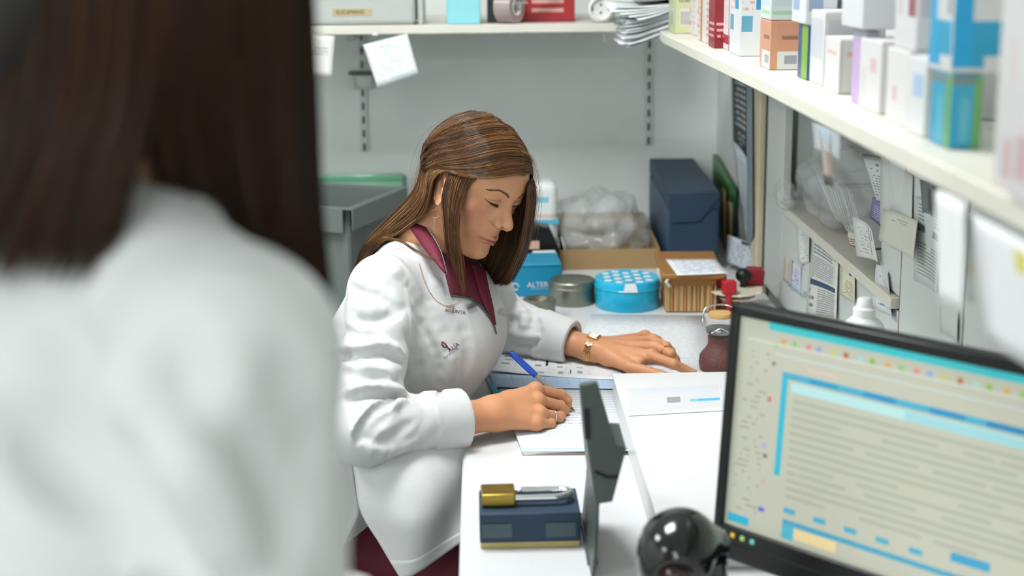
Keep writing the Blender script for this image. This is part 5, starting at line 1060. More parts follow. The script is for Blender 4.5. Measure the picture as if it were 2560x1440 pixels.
# V-neck: maroon top, far lapel, collar band, piping
lap = rows([(1126, 742), (1150, 745), (1177, 750), (1198, 766), (1218, 790), (1232, 812)], [(1099, 632), (1128, 622), (1160, 628), (1190, 650), (1214, 710), (1230, 800)], 12, 16)
MB().sheet(drape(lap, .0018), .002).build('scrub_top', M_mard, SW, 60)
MB().sheet(drape(rows([(1176, 668), (1190, 720), (1206, 765), (1231, 813)], [(1206, 672), (1215, 720), (1226, 770), (1233, 814)], 4, 12), .0045), .003).build('lapel', M_mar, SW, 60)
MB().tube(drape([[(1124, 740), (1150, 744), (1177, 749), (1198, 766), (1216, 787), (1230, 808), (1237, 835)]], .003)[0], .0014, 6).build('piping', mat('dark_teal_piping', '#46605e', .6, var=0), SW, 60)
LOC = np.array(SW.location)
co = P3([(1012, 560, 2.43), (1021, 566, 2.405), (1045, 600, 2.36), (1068, 632, 2.322), (1085, 653, 2.300), (1113, 684, 2.280)]); cin = P3([(1038, 528, 2.45), (1046, 541, 2.425), (1062, 564, 2.392), (1080, 590, 2.362), (1102, 632, 2.325), (1115, 684, 2.284)])
CO, CI = catmull(co, 16), catmull(cin, 16)
MB().sheet(np.array([CO * (1 - t) + CI * t + np.array([0, -.004 * math.sin(math.pi * t), .003 * math.sin(math.pi * t)]) for t in np.linspace(0, 1, 5)]) - LOC, .003).build('collar', M_mar, SW, 60)
MB().tube(CI - LOC, .0021, 6).build('piping', M_pipe, SW, 60)
# collar behind the neck
cb = [CI[0], h2w((.03, -.082, -.088)), h2w((-.02, -.088, -.092)), h2w((-.055, -.05, -.105)), h2w((-.055, .01, -.125))]; cbo = [CO[0]] + [p + np.array([-.012, .010, -.03]) for p in cb[1:]]
A_, B_ = catmull(cbo, 18), catmull(cb, 18); MB().sheet(np.array([A_ * (1 - t) + B_ * t for t in np.linspace(0, 1, 4)]) - LOC, .003).build('collar', M_mar, SW, 60)
# chest clip and embroidered lettering laid on the cloth
def cloth_text(body, size, px, py, ang, m, name='lettering', shear=0.):
    cu = bpy.data.curves.new(name, 'FONT'); cu.body = body; cu.size = 1.; cu.shear = shear; cu.resolution_u = 2; tmp = bpy.data.objects.new('tmp', cu); me = bpy.data.meshes.new_from_object(tmp); bpy.data.objects.remove(tmp)
    c, s_ = math.cos(ang), math.sin(ang); bm = bmesh.new(); bm.from_mesh(me); bmesh.ops.triangulate(bm, faces=bm.faces[:]); 
    for v in bm.verts:
        x, y = v.co.x * size, v.co.y * size; h = hit(px + x * c + y * s_, py + x * s_ - y * c, .0009); v.co = Vector(h - LOC) if h is not None else v.co
    bm.to_mesh(me); bm.free(); me.materials.clear(); me.materials.append(m); me.name = name; o = bpy.data.objects.new(name, me); COL.objects.link(o); o.parent = SW; o.data.shade_smooth(); return o
M_emb = mat('maroon_thread', '#5a1f33', .7, var=0); M_embg = mat('grey_thread', '#7d8489', .7, var=0)
cloth_text('farmacia', 13, 1112, 899, -.66, M_embg); cloth_text('AL\u00cdA', 15, 1124, 881, -.62, M_emb)
MB().tube(drape([[(1124, 875), (1119, 869), (1110, 868), (1104, 861), (1105, 855), (1111, 858), (1116, 864), (1119, 869)]], .001)[0], .0010, 5).build('emblem', M_emb, SW)
cloth_text('NEZ', 11, 1115, 770, .12, M_embg); cloth_text('ADJUNTA', 11.5, 1112, 779, .14, M_emb)
cp = drape(rows([(1163, 764), (1185, 755)], [(1168, 776), (1189, 767)], 3, 4), .0035); MB().sheet(cp, .003).build('name_clip', M_metal, SW, bevel=.0005)
# coat skirt: near front panel and back panel with side vent
def panel(name, grid, m, ripple=.0, th=.003, nu=28, nv=30, part=(0, 1), off=0.):
    Gp = np.array([[PY(*q) for q in r] for r in grid]); A = np.array([catmull(r, nu) for r in Gp]); B = np.stack([catmull(A[:, j], nv) for j in range(nu)], 1)
    for i in range(nv):
        for j in range(nu): B[i, j] += np.array([.3, -1, .25]) * (ripple * math.sin(9.0 * j / nu + 5.0 * i / nv) * math.sin(math.pi * i / nv) + off)
    a, b = int(part[0] * (nv - 1)), int(part[1] * (nv - 1)) + 1
    return MB().sheet(B[a:b] - LOC, th).build(name, m, SW, 60)
gF = [[(868, 1080, 2.20), (940, 1085, 2.15), (1040, 1085, 2.15), (1175, 1060, 2.22)], [(884, 1180, 2.15), (965, 1190, 2.09), (1055, 1180, 2.10), (1180, 1150, 2.17)], [(900, 1275, 2.115), (985, 1290, 2.06), (1080, 1268, 2.08), (1185, 1225, 2.14)], [(952, 1362, 2.085), (1018, 1370, 2.06), (1095, 1336, 2.075), (1190, 1290, 2.12)], [(1006, 1452, 2.07), (1046, 1428, 2.065), (1100, 1392, 2.075), (1195, 1326, 2.11)]]
panel('coat_skirt', gF, M_coat, .010); panel('hem', gF, M_coat, .010, .002, part=(.87, 1), off=.0022)
gB = [[(640, 1060, 2.46), (700, 1080, 2.27), (800, 1085, 2.18), (872, 1085, 2.19)], [(630, 1160, 2.46), (690, 1190, 2.24), (800, 1190, 2.14), (888, 1190, 2.14)], [(620, 1260, 2.46), (685, 1300, 2.23), (800, 1300, 2.13), (902, 1276, 2.118)], [(610, 1360, 2.46), (672, 1420, 2.23), (770, 1410, 2.13), (866, 1350, 2.12)], [(605, 1460, 2.46), (655, 1520, 2.23), (730, 1520, 2.13), (812, 1452, 2.12)]]
panel('coat_skirt', gB, M_coat, .006)
# trousers and shoes
def legs(P):
    d = None
    for s_, yk in ((1, -.03), (-1, .03)):
        H = np.array([-.235, 2.365, .545]) + sd * .095 * s_; K = np.array([.145, 2.25, .53]) + sd * .09 * s_; A = np.array([.10, 2.27, .09]) + sd * .09 * s_
        e = s_chain(P, [H, K, A], [.085, .062, .050], .03); d = e if d is None else smin(d, e, .02)
    d = smin(d, s_ell(P, (-.25, 2.365, .56), (.15, .18, .085), TF), .03); return d
VT, FT = surface(legs, (-.45, 2.0, .02), (.27, 2.62, .68), .010, slack=1.5); mesh_np('trousers', toSW(VT), FT, M_mard, SW)
for s_ in (1, -1):
    A = np.array([.12, 2.26, .0]) + sd * .09 * s_; V_, F_ = surface(lambda P: smax(smin(s_ell(P, A + (.06, -.03, .035), (.11, .042, .038), TF), s_ell(P, A + (-.02, .01, .06), (.045, .038, .05), TF), .02), -(P[:, 2] - .002), .004), A + (-.1, -.13, -.01), A + (.2, .1, .14), .006); mesh_np('shoe', toSW(V_), F_, mat('white_clog', '#dcdcd8', .5), SW)
# jewellery: ring, watch, earring
M_gold = mat('rose_gold', '#d9a878', .22, 1., var=0); M_silver = mat('silver', '#d5d5d8', .15, 1., var=0)
def ring(c, ax, R, r, m, name, n=28):
    u, w, d = basis(ax); p = [np.asarray(c) + (u * math.cos(a) + w * math.sin(a)) * R - LOC for a in np.linspace(0, 2 * math.pi, n)]; return MB().tube(p, r, 7, caps=False).build(name, m, SW, 60)
q0, q1 = fR['ring'][0], fR['ring'][1]; ring(q0 * .32 + q1 * .68, q1 - q0, .0102, .0011, M_silver, 'finger_ring')
q0, q1 = fL['middle'][0], fL['middle'][1]; ring(q0 * .35 + q1 * .65, q1 - q0, .0108, .0007, M_gold, 'finger_ring')

cw = WL + uL * .002; nw = np.cross(uL, acL); nw = nw if nw[2] > 0 else -nw
def wpt(a, k=1.0): return cw + acL * .0330 * k * math.cos(a) + nw * .0262 * k * math.sin(a)
ca = 1.9; c0_ = wpt(ca, 1.06); tn = wpt(ca + .05) - wpt(ca - .05); tn /= np.linalg.norm(tn); no_ = np.cross(tn, uL); no_ = no_ if no_ @ (c0_ - cw) > 0 else -no_
Mw = Matrix([list(v) for v in np.stack([tn, uL, no_], 1)])
ww = MB().box(c0_ - LOC, (.019, .022, .006), M=Mw).build('wristwatch', M_gold, SW, bevel=.0015)
MB().box(c0_ - LOC + no_ * .0031, (.015, .017, .0006), M=Mw).build('dial', mat('watch_dial', '#e9e4da', .2, var=0), ww)
lm = None
for k in range(34):
    a = ca + .36 + (2 * math.pi - .72) * k / 33; p = wpt(a, 1.03); t_ = wpt(a + .05) - wpt(a - .05); t_ /= np.linalg.norm(t_); o_ = np.cross(t_, uL)
    for j in (-1, 0, 1):
        if lm is None: lo_ = MB().box((0, 0, 0), (.0038, .0040, .0018)).build('strap_link', M_gold, ww, bevel=.0004); lm = lo_.data
        else:
            lo_ = bpy.data.objects.new('strap_link', lm); COL.objects.link(lo_); lo_.parent = ww
            bv_ = lo_.modifiers.new('Bevel', 'BEVEL'); bv_.width = .0004; bv_.segments = 1
        pp_ = p - LOC + uL * .0043 * j + t_ * (.0022 if j == 0 else 0)
        lo_.matrix_local = Matrix([list(v) + [pp_[i]] for i, v in enumerate(np.stack([t_, uL, o_], 1))] + [[0, 0, 0, 1]])
# ---- hair of the seated woman (head-local guides -> sheets of strands over a dark under-surface)
def hair_mat(name, dark, mid, lite, rough=.32):
    m = bpy.data.materials.new(name); m.use_nodes = True; g = NG(m); b = g.n['Principled BSDF']; at = g.new('ShaderNodeAttribute'); at.attribute_name = 'strand'
    cr = g.new('ShaderNodeValToRGB'); e = cr.color_ramp.elements; e[0].position = 0; e[0].color = lin(dark); e[1].position = 1; e[1].color = lin(lite); k = e.new(.55); k.color = lin(mid); g.l.new(at.outputs['Fac'], cr.inputs[0]); g.l.new(cr.outputs[0], b.inputs['Base Color'])
    b.inputs['Roughness'].default_value = rough; b.inputs['Specular IOR Level'].default_value = .6; return m
def pushout(G, lev):
    if lev is None: return G
    sh = G.shape; P = G.reshape(-1, 3).astype(np.float32)
    for _ in range(4):
        d = head_sdf(P); e = .002; g = np.stack([head_sdf(P + V3(*(e * np.eye(3)[i]))) - head_sdf(P - V3(*(e * np.eye(3)[i]))) for i in range(3)], 1); g /= np.linalg.norm(g, axis=1)[:, None] + 1e-9
        P = P + np.clip(lev - d, 0, .02)[:, None] * g
    return P.reshape(sh).astype(float)
def strands(guides, n, r, spread, seg, seed, skin=.004, lenj=.06, clump=.5, shade=(.1, 1.0), tip=.25, wave=0.):
    """guides: list of (k,3) polylines ordered across the sheet; returns V, F, strand value"""
    rg = np.random.default_rng(seed); G = np.array([catmull(g, 48) for g in guides]); m = len(G); G = pushout(G, skin); Vs = []; Fs = []; At = []; base = 0
    nl = max(2, n // 9); lockv = rg.uniform(0, 1, nl + 2); 
    for i in range(n):
        s_ = rg.uniform(0, m - 1); a = min(int(s_), m - 2); f = s_ - a; L = 1 - abs(rg.normal(0, lenj)); t = np.linspace(0, np.clip(L, .6, 1.0), seg) * 47; ti = np.minimum(t.astype(int), 46); tf = (t - ti)[:, None]
        fa = f * f * (3 - 2 * f) * clump + f * (1 - clump)
        A = G[a][ti] * (1 - tf) + G[a][ti + 1] * tf; B = G[a + 1][ti] * (1 - tf) + G[a + 1][ti + 1] * tf; p = A * (1 - fa) + B * fa
        o = rg.normal(0, 1, 3) * spread; u = np.linspace(0, 1, seg)[:, None]; p = p + o * (.35 + .65 * u) + wave * np.sin(u * rg.uniform(3, 7) + rg.uniform(0, 6)) * rg.normal(0, 1, 3)
        d = np.gradient(p, axis=0); d /= np.linalg.norm(d, axis=1)[:, None] + 1e-9; x = np.cross(d, np.array([.3, .5, .81])); x /= np.linalg.norm(x, axis=1)[:, None] + 1e-9; y = np.cross(d, x)
        rr = r * rg.uniform(.7, 1.3) * np.clip(np.minimum(1, (1.02 - u) / tip), .12, 1)
        ring = np.stack([p + rr * (x * math.cos(k * 2.0944) + y * math.sin(k * 2.0944)) for k in range(3)], 1); Vs.append(ring.reshape(-1, 3))
        idx = np.arange(seg - 1)[:, None] * 3; q = np.array([[k, (k + 1) % 3, 3 + (k + 1) % 3, 3 + k] for k in range(3)]); Fs.append((idx[:, :, None] + q[None]).reshape(-1, 4) + base); base += 3 * seg
        li = lockv[int(s_ / (m - 1) * nl)]; v = np.clip(shade[0] + (shade[1] - shade[0]) * (.6 * li + .4 * rg.uniform(0, 1)) ** 1.15, 0, 1); At.append(np.full(3 * seg, v))
    return np.concatenate(Vs), np.concatenate(Fs), np.concatenate(At)
def undersheet(guides, inset, c, n=30, cols=24):
    G = pushout(np.array([catmull(g, n) for g in guides]), .006); B = np.stack([catmull(G[:, j], cols) for j in range(n)], 1); c = np.asarray(c); d = B - c; B = B - d / (np.linalg.norm(d, axis=2, keepdims=True) + 1e-9) * inset; return B
sc = np.array([0, -.012, .044]); sr_ = np.array([.0780, .1000, .0865])
def onscalp(p, k=1.0):
    q = (np.asarray(p, float) - sc) / sr_; return sc + q / np.linalg.norm(q) * sr_ * k
def W(px, py, Y): return w2h(PY(px, py, Y))
M_hair = hair_mat('brown_hair', '#26160c', '#6a4323', '#c58e4c', .22); M_hund = mat('hair_underlayer', '#2c1b10', .6, var=.1, vscale=80)
HV, HF, HA = [], [], []
def addstr(guides, **k):
    v, f, a = strands(guides, **k); o = sum(len(x) for x in HV); HV.append(v); HF.append(f + o); HA.append(a)
hu = MB()
# near side (her right): from the parting over the temple, tucked behind the ear, down the back
part = [onscalp((-.006, .084, .084)), onscalp((-.004, .066, .115)), onscalp((-.003, .040, .13)), onscalp((-.002, .008, .136)), onscalp((0, -.03, .13)), onscalp((0, -.065, .11)), onscalp((0, -.095, .08))]
ends = [[W(1072, 492, 2.345), W(1058, 535, 2.365), W(1018, 570, 2.40), W(955, 604, 2.42), W(908, 652, 2.49)], [W(1064, 492, 2.365), W(1036, 536, 2.385), W(986, 576, 2.415), W(935, 612, 2.45), W(900, 664, 2.51)], [W(1052, 482, 2.39), W(1016, 526, 2.41), W(962, 576, 2.44), W(920, 616, 2.47), W(893, 676, 2.53)], [W(1040, 472, 2.42), W(1003, 516, 2.44), W(945, 574, 2.465), W(908, 620, 2.50), W(886, 684, 2.55)], [W(1048, 474, 2.46), W(1012, 530, 2.48), W(948, 590, 2.50), W(910, 640, 2.53), W(890, 700, 2.57)], [W(1070, 480, 2.50), W(1030, 535, 2.53), W(975, 600, 2.54), W(930, 665, 2.57), W(885, 750, 2.62)]]
mids = [[onscalp(W(1285, 436, 2.325), 1.0), onscalp(W(1225, 442, 2.315), 1.0), onscalp(W(1160, 437, 2.325), 1.01), onscalp(W(1112, 428, 2.335), 1.025), W(1083, 446, 2.332)],
        [onscalp((.040, .058, .106)), onscalp((.070, .028, .072)), onscalp((.080, -.006, .044), 1.03), onscalp((.081, -.036, .018), 1.05), onscalp((.074, -.056, -.008), 1.06)],
        [onscalp((.042, .030, .118)), onscalp((.071, .004, .080)), onscalp((.080, -.030, .050), 1.05), onscalp((.077, -.060, .016), 1.06), onscalp((.066, -.076, -.012), 1.06)],
        [onscalp((.042, .0, .122)), onscalp((.070, -.03, .086)), onscalp((.074, -.062, .052), 1.06), onscalp((.066, -.086, .014), 1.07), onscalp((.054, -.095, -.015), 1.07)],
        [onscalp((.040, -.034, .118)), onscalp((.062, -.062, .082)), onscalp((.060, -.09, .04), 1.05), onscalp((.046, -.105, .0), 1.06), onscalp((.036, -.108, -.03), 1.06)],
        [onscalp((.03, -.066, .105)), onscalp((.042, -.09, .066)), onscalp((.036, -.108, .02), 1.05), onscalp((.022, -.112, -.02), 1.06), onscalp((.012, -.108, -.05), 1.06)]]
gN = [np.array([part[min(i, 6)]] + mids[i] + ends[i]) for i in range(6)]
addstr(gN, n=5200, r=.00038, spread=.0015, seg=30, seed=1, skin=.0062, lenj=.05, shade=(.0, 1.0), wave=.0006)
hu.sheet(undersheet(gN, .0035, (0, -.02, .02), 34, 30))
# far side (her left): falls straight from the parting past the far cheek
partL = [onscalp((.006, .085, .086)), onscalp((-.005, .062, .118)), onscalp((-.004, .03, .134)), onscalp((-.003, -.01, .136)), onscalp((-.002, -.05, .122)), onscalp((0, -.09, .085))]
endL = [[W(1322, 470, 2.345), W(1316, 540, 2.355), W(1302, 620, 2.37), W(1272, 690, 2.385), W(1262, 708, 2.39)], [W(1336, 470, 2.375), W(1332, 540, 2.385), W(1316, 620, 2.395), W(1286, 685, 2.405), W(1268, 712, 2.41)], [W(1330, 480, 2.41), W(1322, 550, 2.415), W(1304, 630, 2.42), W(1272, 690, 2.425), W(1250, 714, 2.43)], [W(1305, 490, 2.45), W(1296, 560, 2.45), W(1276, 640, 2.45), W(1250, 690, 2.45), W(1232, 712, 2.45)], [W(1262, 500, 2.48), W(1256, 570, 2.475), W(1242, 640, 2.47), W(1222, 690, 2.465), W(1205, 708, 2.46)], [W(1210, 510, 2.50), W(1206, 580, 2.495), W(1200, 640, 2.49), W(1190, 680, 2.485), W(1180, 700, 2.48)]]
midL = [[onscalp((-.036, .078, .086), 1.0), onscalp((-.056, .062, .066), 1.02)], [onscalp((-.040, .062, .104)), onscalp((-.068, .036, .072), 1.03)], [onscalp((-.042, .03, .118)), onscalp((-.074, .006, .076), 1.04)], [onscalp((-.042, -.004, .122)), onscalp((-.074, -.03, .074), 1.04)], [onscalp((-.036, -.044, .114)), onscalp((-.062, -.07, .066), 1.04)], [onscalp((-.026, -.085, .085)), onscalp((-.04, -.1, .04), 1.04)]]
gL = [np.array([partL[i]] + midL[i] + endL[i]) for i in range(6)]
addstr(gL, n=3600, r=.00040, spread=.0020, seg=26, seed=2, lenj=.05, shade=(.0, .9), wave=.0008)
hu.sheet(undersheet(gL, .004, (0, .0, .0), 30, 26))
# front locks hanging before the ear, past the cheek
gF1 = [np.array([onscalp(W(1116, 438, 2.33), 1.0), W(1112, 462, 2.326), W(1106, 505, 2.322), W(1112, 560, 2.325), W(1116, 610, 2.33), W(1112, 645, 2.335)]), np.array([onscalp(W(1136, 440, 2.325), 1.0), W(1128, 465, 2.320), W(1121, 520, 2.312), W(1124, 580, 2.312), W(1132, 640, 2.315), W(1142, 690, 2.315)]), np.array([onscalp(W(1162, 441, 2.32), 1.0), W(1150, 468, 2.316), W(1138, 520, 2.306), W(1136, 590, 2.303), W(1148, 660, 2.303), W(1158, 745, 2.30)]), np.array([onscalp(W(1194, 442, 2.315), 1.0), W(1174, 466, 2.316), W(1152, 515, 2.304), W(1145, 580, 2.300), W(1154, 650, 2.299), W(1164, 735, 2.297)])]
addstr(gF1, n=430, r=.00032, spread=.0018, seg=26, seed=3, skin=.002, lenj=.12, clump=0., shade=(.0, .85), wave=.0012)
gF2 = [np.array([onscalp((.0785, .004, .050), 1.0), onscalp((.079, .010, .040), .995), onscalp((.078, .014, .026), .985), onscalp((.0765, .014, .012), .97)]), np.array([onscalp((.066, .040, .066), .995), onscalp((.069, .038, .050), .985), onscalp((.070, .034, .030), .975), onscalp((.069, .030, .012), .965)])]
addstr(gF2, n=260, r=.0005, spread=.0008, seg=10, seed=4, skin=.0015, lenj=.2, shade=(.0, .35))
# loose strands over the shoulder and chest
gS = [np.array([W(1040, 548, 2.37), W(985, 588, 2.345), W(955, 592, 2.32), W(1000, 600, 2.29), W(1040, 625, 2.275), W(1085, 645, 2.265), W(1118, 640, 2.28)]), np.array([W(1036, 552, 2.37), W(980, 592, 2.345), W(958, 597, 2.32), W(1002, 606, 2.288), W(1045, 634, 2.272), W(1085, 652, 2.262), W(1112, 650, 2.28)])]
addstr(gS, n=30, r=.00022, spread=.0016, seg=30, seed=5, lenj=.15, shade=(.3, .8))
gS2 = [np.array([W(1050, 660, 2.262), W(1068, 715, 2.25), W(1090, 750, 2.245), W(1120, 764, 2.245), W(1148, 752, 2.262), W(1160, 730, 2.285)]), np.array([W(1046, 655, 2.262), W(1066, 716, 2.25), W(1092, 753, 2.244), W(1122, 767, 2.244), W(1150, 756, 2.26), W(1162, 735, 2.285)])]
addstr(gS2, n=7, r=.00018, spread=.0010, seg=26, seed=6, lenj=.1, shade=(.7, 1.0))
gfly = [np.array([onscalp((-.004, .06, .118)), onscalp((-.03, .066, .11), 1.08), W(1340, 440, 2.37), W(1346, 500, 2.38), W(1334, 580, 2.39), W(1318, 640, 2.4)]), np.array([onscalp((0, -.03, .13)), onscalp((.02, -.03, .135), 1.03), onscalp((.06, -.05, .09), 1.06), onscalp((.07, -.08, .03), 1.09), W(1010, 530, 2.42), W(930, 600, 2.42)])]
addstr([gfly[0], gfly[0] + .004], n=14, r=.0002, spread=.004, seg=22, seed=8, lenj=.15, shade=(.5, .9)); addstr([gfly[1], gfly[1] + .004], n=14, r=.0002, spread=.005, seg=22, seed=9, lenj=.15, shade=(.5, .9))
hV = np.concatenate(HV); hF = np.concatenate(HF); hA = np.concatenate(HA); print('hair', len(hF))
hair_o = mesh_np('hair', toSW(h2w(hV)), hF, M_hair, SW, {'strand': hA})
hu.v = [tuple(p) for p in toSW(h2w(np.array(hu.v)))]; hu.th = 0; hob = hu.build('hair_underlayer', M_hund, SW, 60)
# scalp cap so that no skin shows between strands
def cap(P):
    d = s_ell(P, (0, -.016, .044), (.0755, .0970, .0868)); return smax(d, (P[:, 1] - .074 - .25 * (P[:, 2] - .07)) * .9, .006)
VK, FK = surface(lambda P: smax(cap(P), -(P[:, 2] - (.045 - 1.2 * np.clip(.005 - P[:, 1], 0, .05))) * .8, .006), (-.1, -.13, -.05), (.1, .1, .15), .004); mesh_np('scalp_hair', toSW(h2w(VK)), FK, M_hund, SW)
# earring
eb = h2w((.0775, .010, -.030)); hoop = [eb + np.array([.0, .0, -.004]) + .0078 * np.array([math.cos(a) * .9, math.sin(a) * .0 - .3 * math.cos(a), math.sin(a) - 1]) for a in np.linspace(0, 6.283, 26)]
MB().tube(np.array(hoop) - LOC, .0005, 6).build('earring', M_gold, SW, 60)
ch = [eb + np.array([0, -.001, -.021 - .0022 * k]) - LOC for k in range(12)]; mbx = MB()
for p in ch: mbx.tube([p + (0, 0, .0009), p - (0, 0, .0009)], [.0009, .0009], 6)
mbx.build('earring_chain', mat('pink_beads', '#d99aa0', .25, .5, var=0), SW)
# ================================================================== standing woman in the foreground
N2 = np.array([-.222, .90, 1.380]); f2 = np.array([.95, .312, 0]); r2 = np.array([.312, -.95, 0]); T2 = np.stack([r2, f2, np.array([0, 0, 1.])], 1)
FG = thing('person', 'woman with long dark hair in white coat standing close, seen from behind', 'person', (-.235, .90, 0)); LF = np.array(FG.location)
hd2 = T2 @ np.array(Matrix.Rotation(math.radians(-16), 3, 'X')); H2 = N2 + f2 * .012 + np.array([0, 0, .185])
Vq, Fq_ = surface(lambda P: head_sdf(P, (N2 - (0, 0, .03) - H2) @ hd2, (N2 + (0, 0, .045) - H2) @ hd2), (-.1, -.16, -.25), (.1, .13, .15), .004)
S2R = N2 + r2 * .155 + f2 * .035 + (0, 0, -.055); S2L = N2 - r2 * .155 + f2 * .020 + (0, 0, -.055)
E2R = S2R + np.array([.012, .02, -.27]); W2R = E2R + f2 * .20 + (.02, .02, -.06); E2L = S2L + np.array([-.01, .0, -.28]); W2L = E2L + f2 * .19 + r2 * .06 + (0, 0, -.05)
def hand_pts(W, u, up, side):
    u = u / np.linalg.norm(u); s = np.cross(u, up) * side; fg = {}
    for i, (nme, off, ln) in enumerate((('index', -.030, .088), ('middle', -.010, .096), ('ring', .010, .088), ('pinky', .029, .072))):
        b = W + u * .085 + s * off; fg[nme] = [b, b + u * ln * .45 - up * .004, b + u * ln * .72 - up * .016, b + u * ln * .9 - up * .030]
    b = W + u * .03 - s * .024; fg['thumb'] = [b, b + u * .03 - s * .018 - up * .006, b + u * .055 - s * .022 - up * .012, b + u * .075 - s * .020 - up * .018]
    return fg, s
VB, FB = [h2 for h2 in [H2 + Vq @ hd2.T]], [Fq_]; nv = len(Vq)
for W_, E_, sgn in ((W2R, E2R, 1), (W2L, E2L, -1)):
    u_ = (W_ - E_) / np.linalg.norm(W_ - E_); up_ = np.array([0, 0, 1.]) - u_ * u_[2]; up_ /= np.linalg.norm(up_); fg, s_ = hand_pts(W_, u_, up_, sgn)
    fn = lambda P: smin(s_cone(P, E_, W_, .036, .021), hand_sdf(P, W_, fg, up_, s_), .016); lo_, hi_ = bounds(fg, [W_, W_ - u_ * .06]); v_, f_ = surface(fn, lo_, hi_, .004); VB.append(v_); FB.append(f_ + nv); nv += len(v_)
Vall, Fall, Tall = join_arms(VB, FB, [np.tile(SK, (len(v), 1)) for v in VB], [(0, 1), (0, 2)], [[N2 + (0, 0, -.03), S2R, E2R, E2R + (W2R - E2R) * .6], [N2 + (0, 0, -.03), S2L, E2L, E2L + (W2L - E2L) * .6]]); mesh_np('body', Vall - LF, Fall, M_skin, FG, {'tone': Tall})
CR2 = []
def coat2(P):
    d = s_ell(P, N2 - f2 * .040 + (0, 0, -.20), (.155, .125, .190), T2)
    d = smin(d, s_chain(P, [S2R, N2 + (0, 0, -.035) - f2 * .01, S2L], [.056, .058, .056], .03), .05)
    d = smin(d, s_chain(P, [S2R + (0, 0, .004), N2 + r2 * .05 + (0, 0, -.012) - f2 * .012, N2 - f2 * .03 + (0, 0, .004)], [.044, .040, .040], .02), .03)
    d = smin(d, s_ell(P, N2 - f2 * .045 + (0, 0, -.42), (.150, .125, .20), T2), .06)
    d = smin(d, s_cone(P, N2 - f2 * .02 + (0, 0, -.55), N2 - f2 * .02 + (0, 0, -.86), .15, .185), .06)
    for S, E, W_ in ((S2R, E2R, W2R), (S2L, E2L, W2L)):
        C_ = E + (W_ - E) * .8; u_ = (W_ - E) / np.linalg.norm(W_ - E); d = smin(d, sleeve(P, S, E, C_, .058, .053, .043, 1.1, u_), .02)
    for a, b, r in (((-.16, .70, 1.30), (-.09, .73, 1.16), .012), ((-.20, .74, 1.27), (-.15, .70, 1.13), .012), ((-.24, .80, 1.33), (-.20, .76, 1.18), .012), ((-.19, .72, 1.21), (-.13, .69, 1.10), .012)): d = smin(d, s_cone(P, a, b, r, r * .6), .022)
    for pts, rr, kk, sg in CR2:
        mk = ((P > pts.min(0) - .06) & (P < pts.max(0) + .06)).all(1)
        if mk.any(): c_ = s_chain(P[mk], pts, rr, .01); d[mk] = smin(d[mk], c_, kk) if sg > 0 else smax(d[mk], -c_, kk)
    d = smax(d, -(P[:, 2] - .55), .004)
    return smax(d, -s_chain(P, [N2 + (0, 0, .08), N2 + (0, 0, -.02)], [.058, .052], .01), .005)
v_, f_ = surface(coat2, (-.47, .55, .52), (.18, 1.25, 1.44), .014, slack=1.6, newton=0); BV2 = BVHTree.FromPolygons([tuple(v) for v in v_.tolist()], [tuple(f) for f in f_.tolist()])
for px, r_, sg, dep in (([(130, 800), (200, 960), (300, 1150), (340, 1290)], .016, -1, .010), ([(40, 1040), (200, 1180), (330, 1310), (450, 1460)], .022, -1, .018), ([(440, 880), (430, 1000), (370, 1130)], .014, -1, .008), ([(270, 900), (330, 990), (360, 1040)], .022, 1, .006), ([(560, 1100), (640, 1220), (700, 1400)], .014, -1, .006), ([(430, 1130), (520, 1250), (560, 1420)], .016, 1, .005), ([(700, 900), (760, 1040), (780, 1200)], .014, -1, .005)): crease(px, r_, sg, dep, .018, BV2, CR2)
V2, F2_ = surface(coat2, (-.47, .55, .52), (.18, 1.25, 1.44), .008, slack=1.6); mesh_np('lab_coat', V2 - LF, F2_, M_coat, FG)
ca_ = [N2 + (r2 * math.cos(a) + f2 * math.sin(a)) * .062 + np.array([0, 0, .004 - .012 * math.sin(a)]) for a in np.linspace(0, 2 * math.pi, 30)]; MB().sheet(np.array([np.array(ca_) + (0, 0, -.012), np.array(ca_) + (0, 0, .022)]) - LF, .004).build('collar', M_coat, FG, 60)
def legs2(P):
    d = None
    for s_ in (1, -1):
        e = s_chain(P, [N2 + r2 * .08 * s_ + (0, 0, -.55), N2 + r2 * .085 * s_ + f2 * .01 + (0, 0, -.92), N2 + r2 * .085 * s_ + (0, 0, -1.32)], [.088, .062, .052], .02); d = e if d is None else smin(d, e, .01)
    return d
v_, f_ = surface(legs2, (-.45, .6, .03), (.05, 1.2, .95), .010); mesh_np('trousers', v_ - LF, f_, M_mard, FG)
for s_ in (1, -1):
    A = N2 + r2 * .085 * s_; A[2] = 0; v_, f_ = surface(lambda P: smax(smin(s_ell(P, A + f2 * .06 + (0, 0, .035), (.042, .12, .038), T2), s_ell(P, A + (0, 0, .06), (.040, .045, .05), T2), .02), -(P[:, 2] - .002), .004), A + (-.16, -.16, -.01), A + (.2, .2, .14), .008); mesh_np('shoe', v_ - LF, f_, MATS['white_clog'], FG)
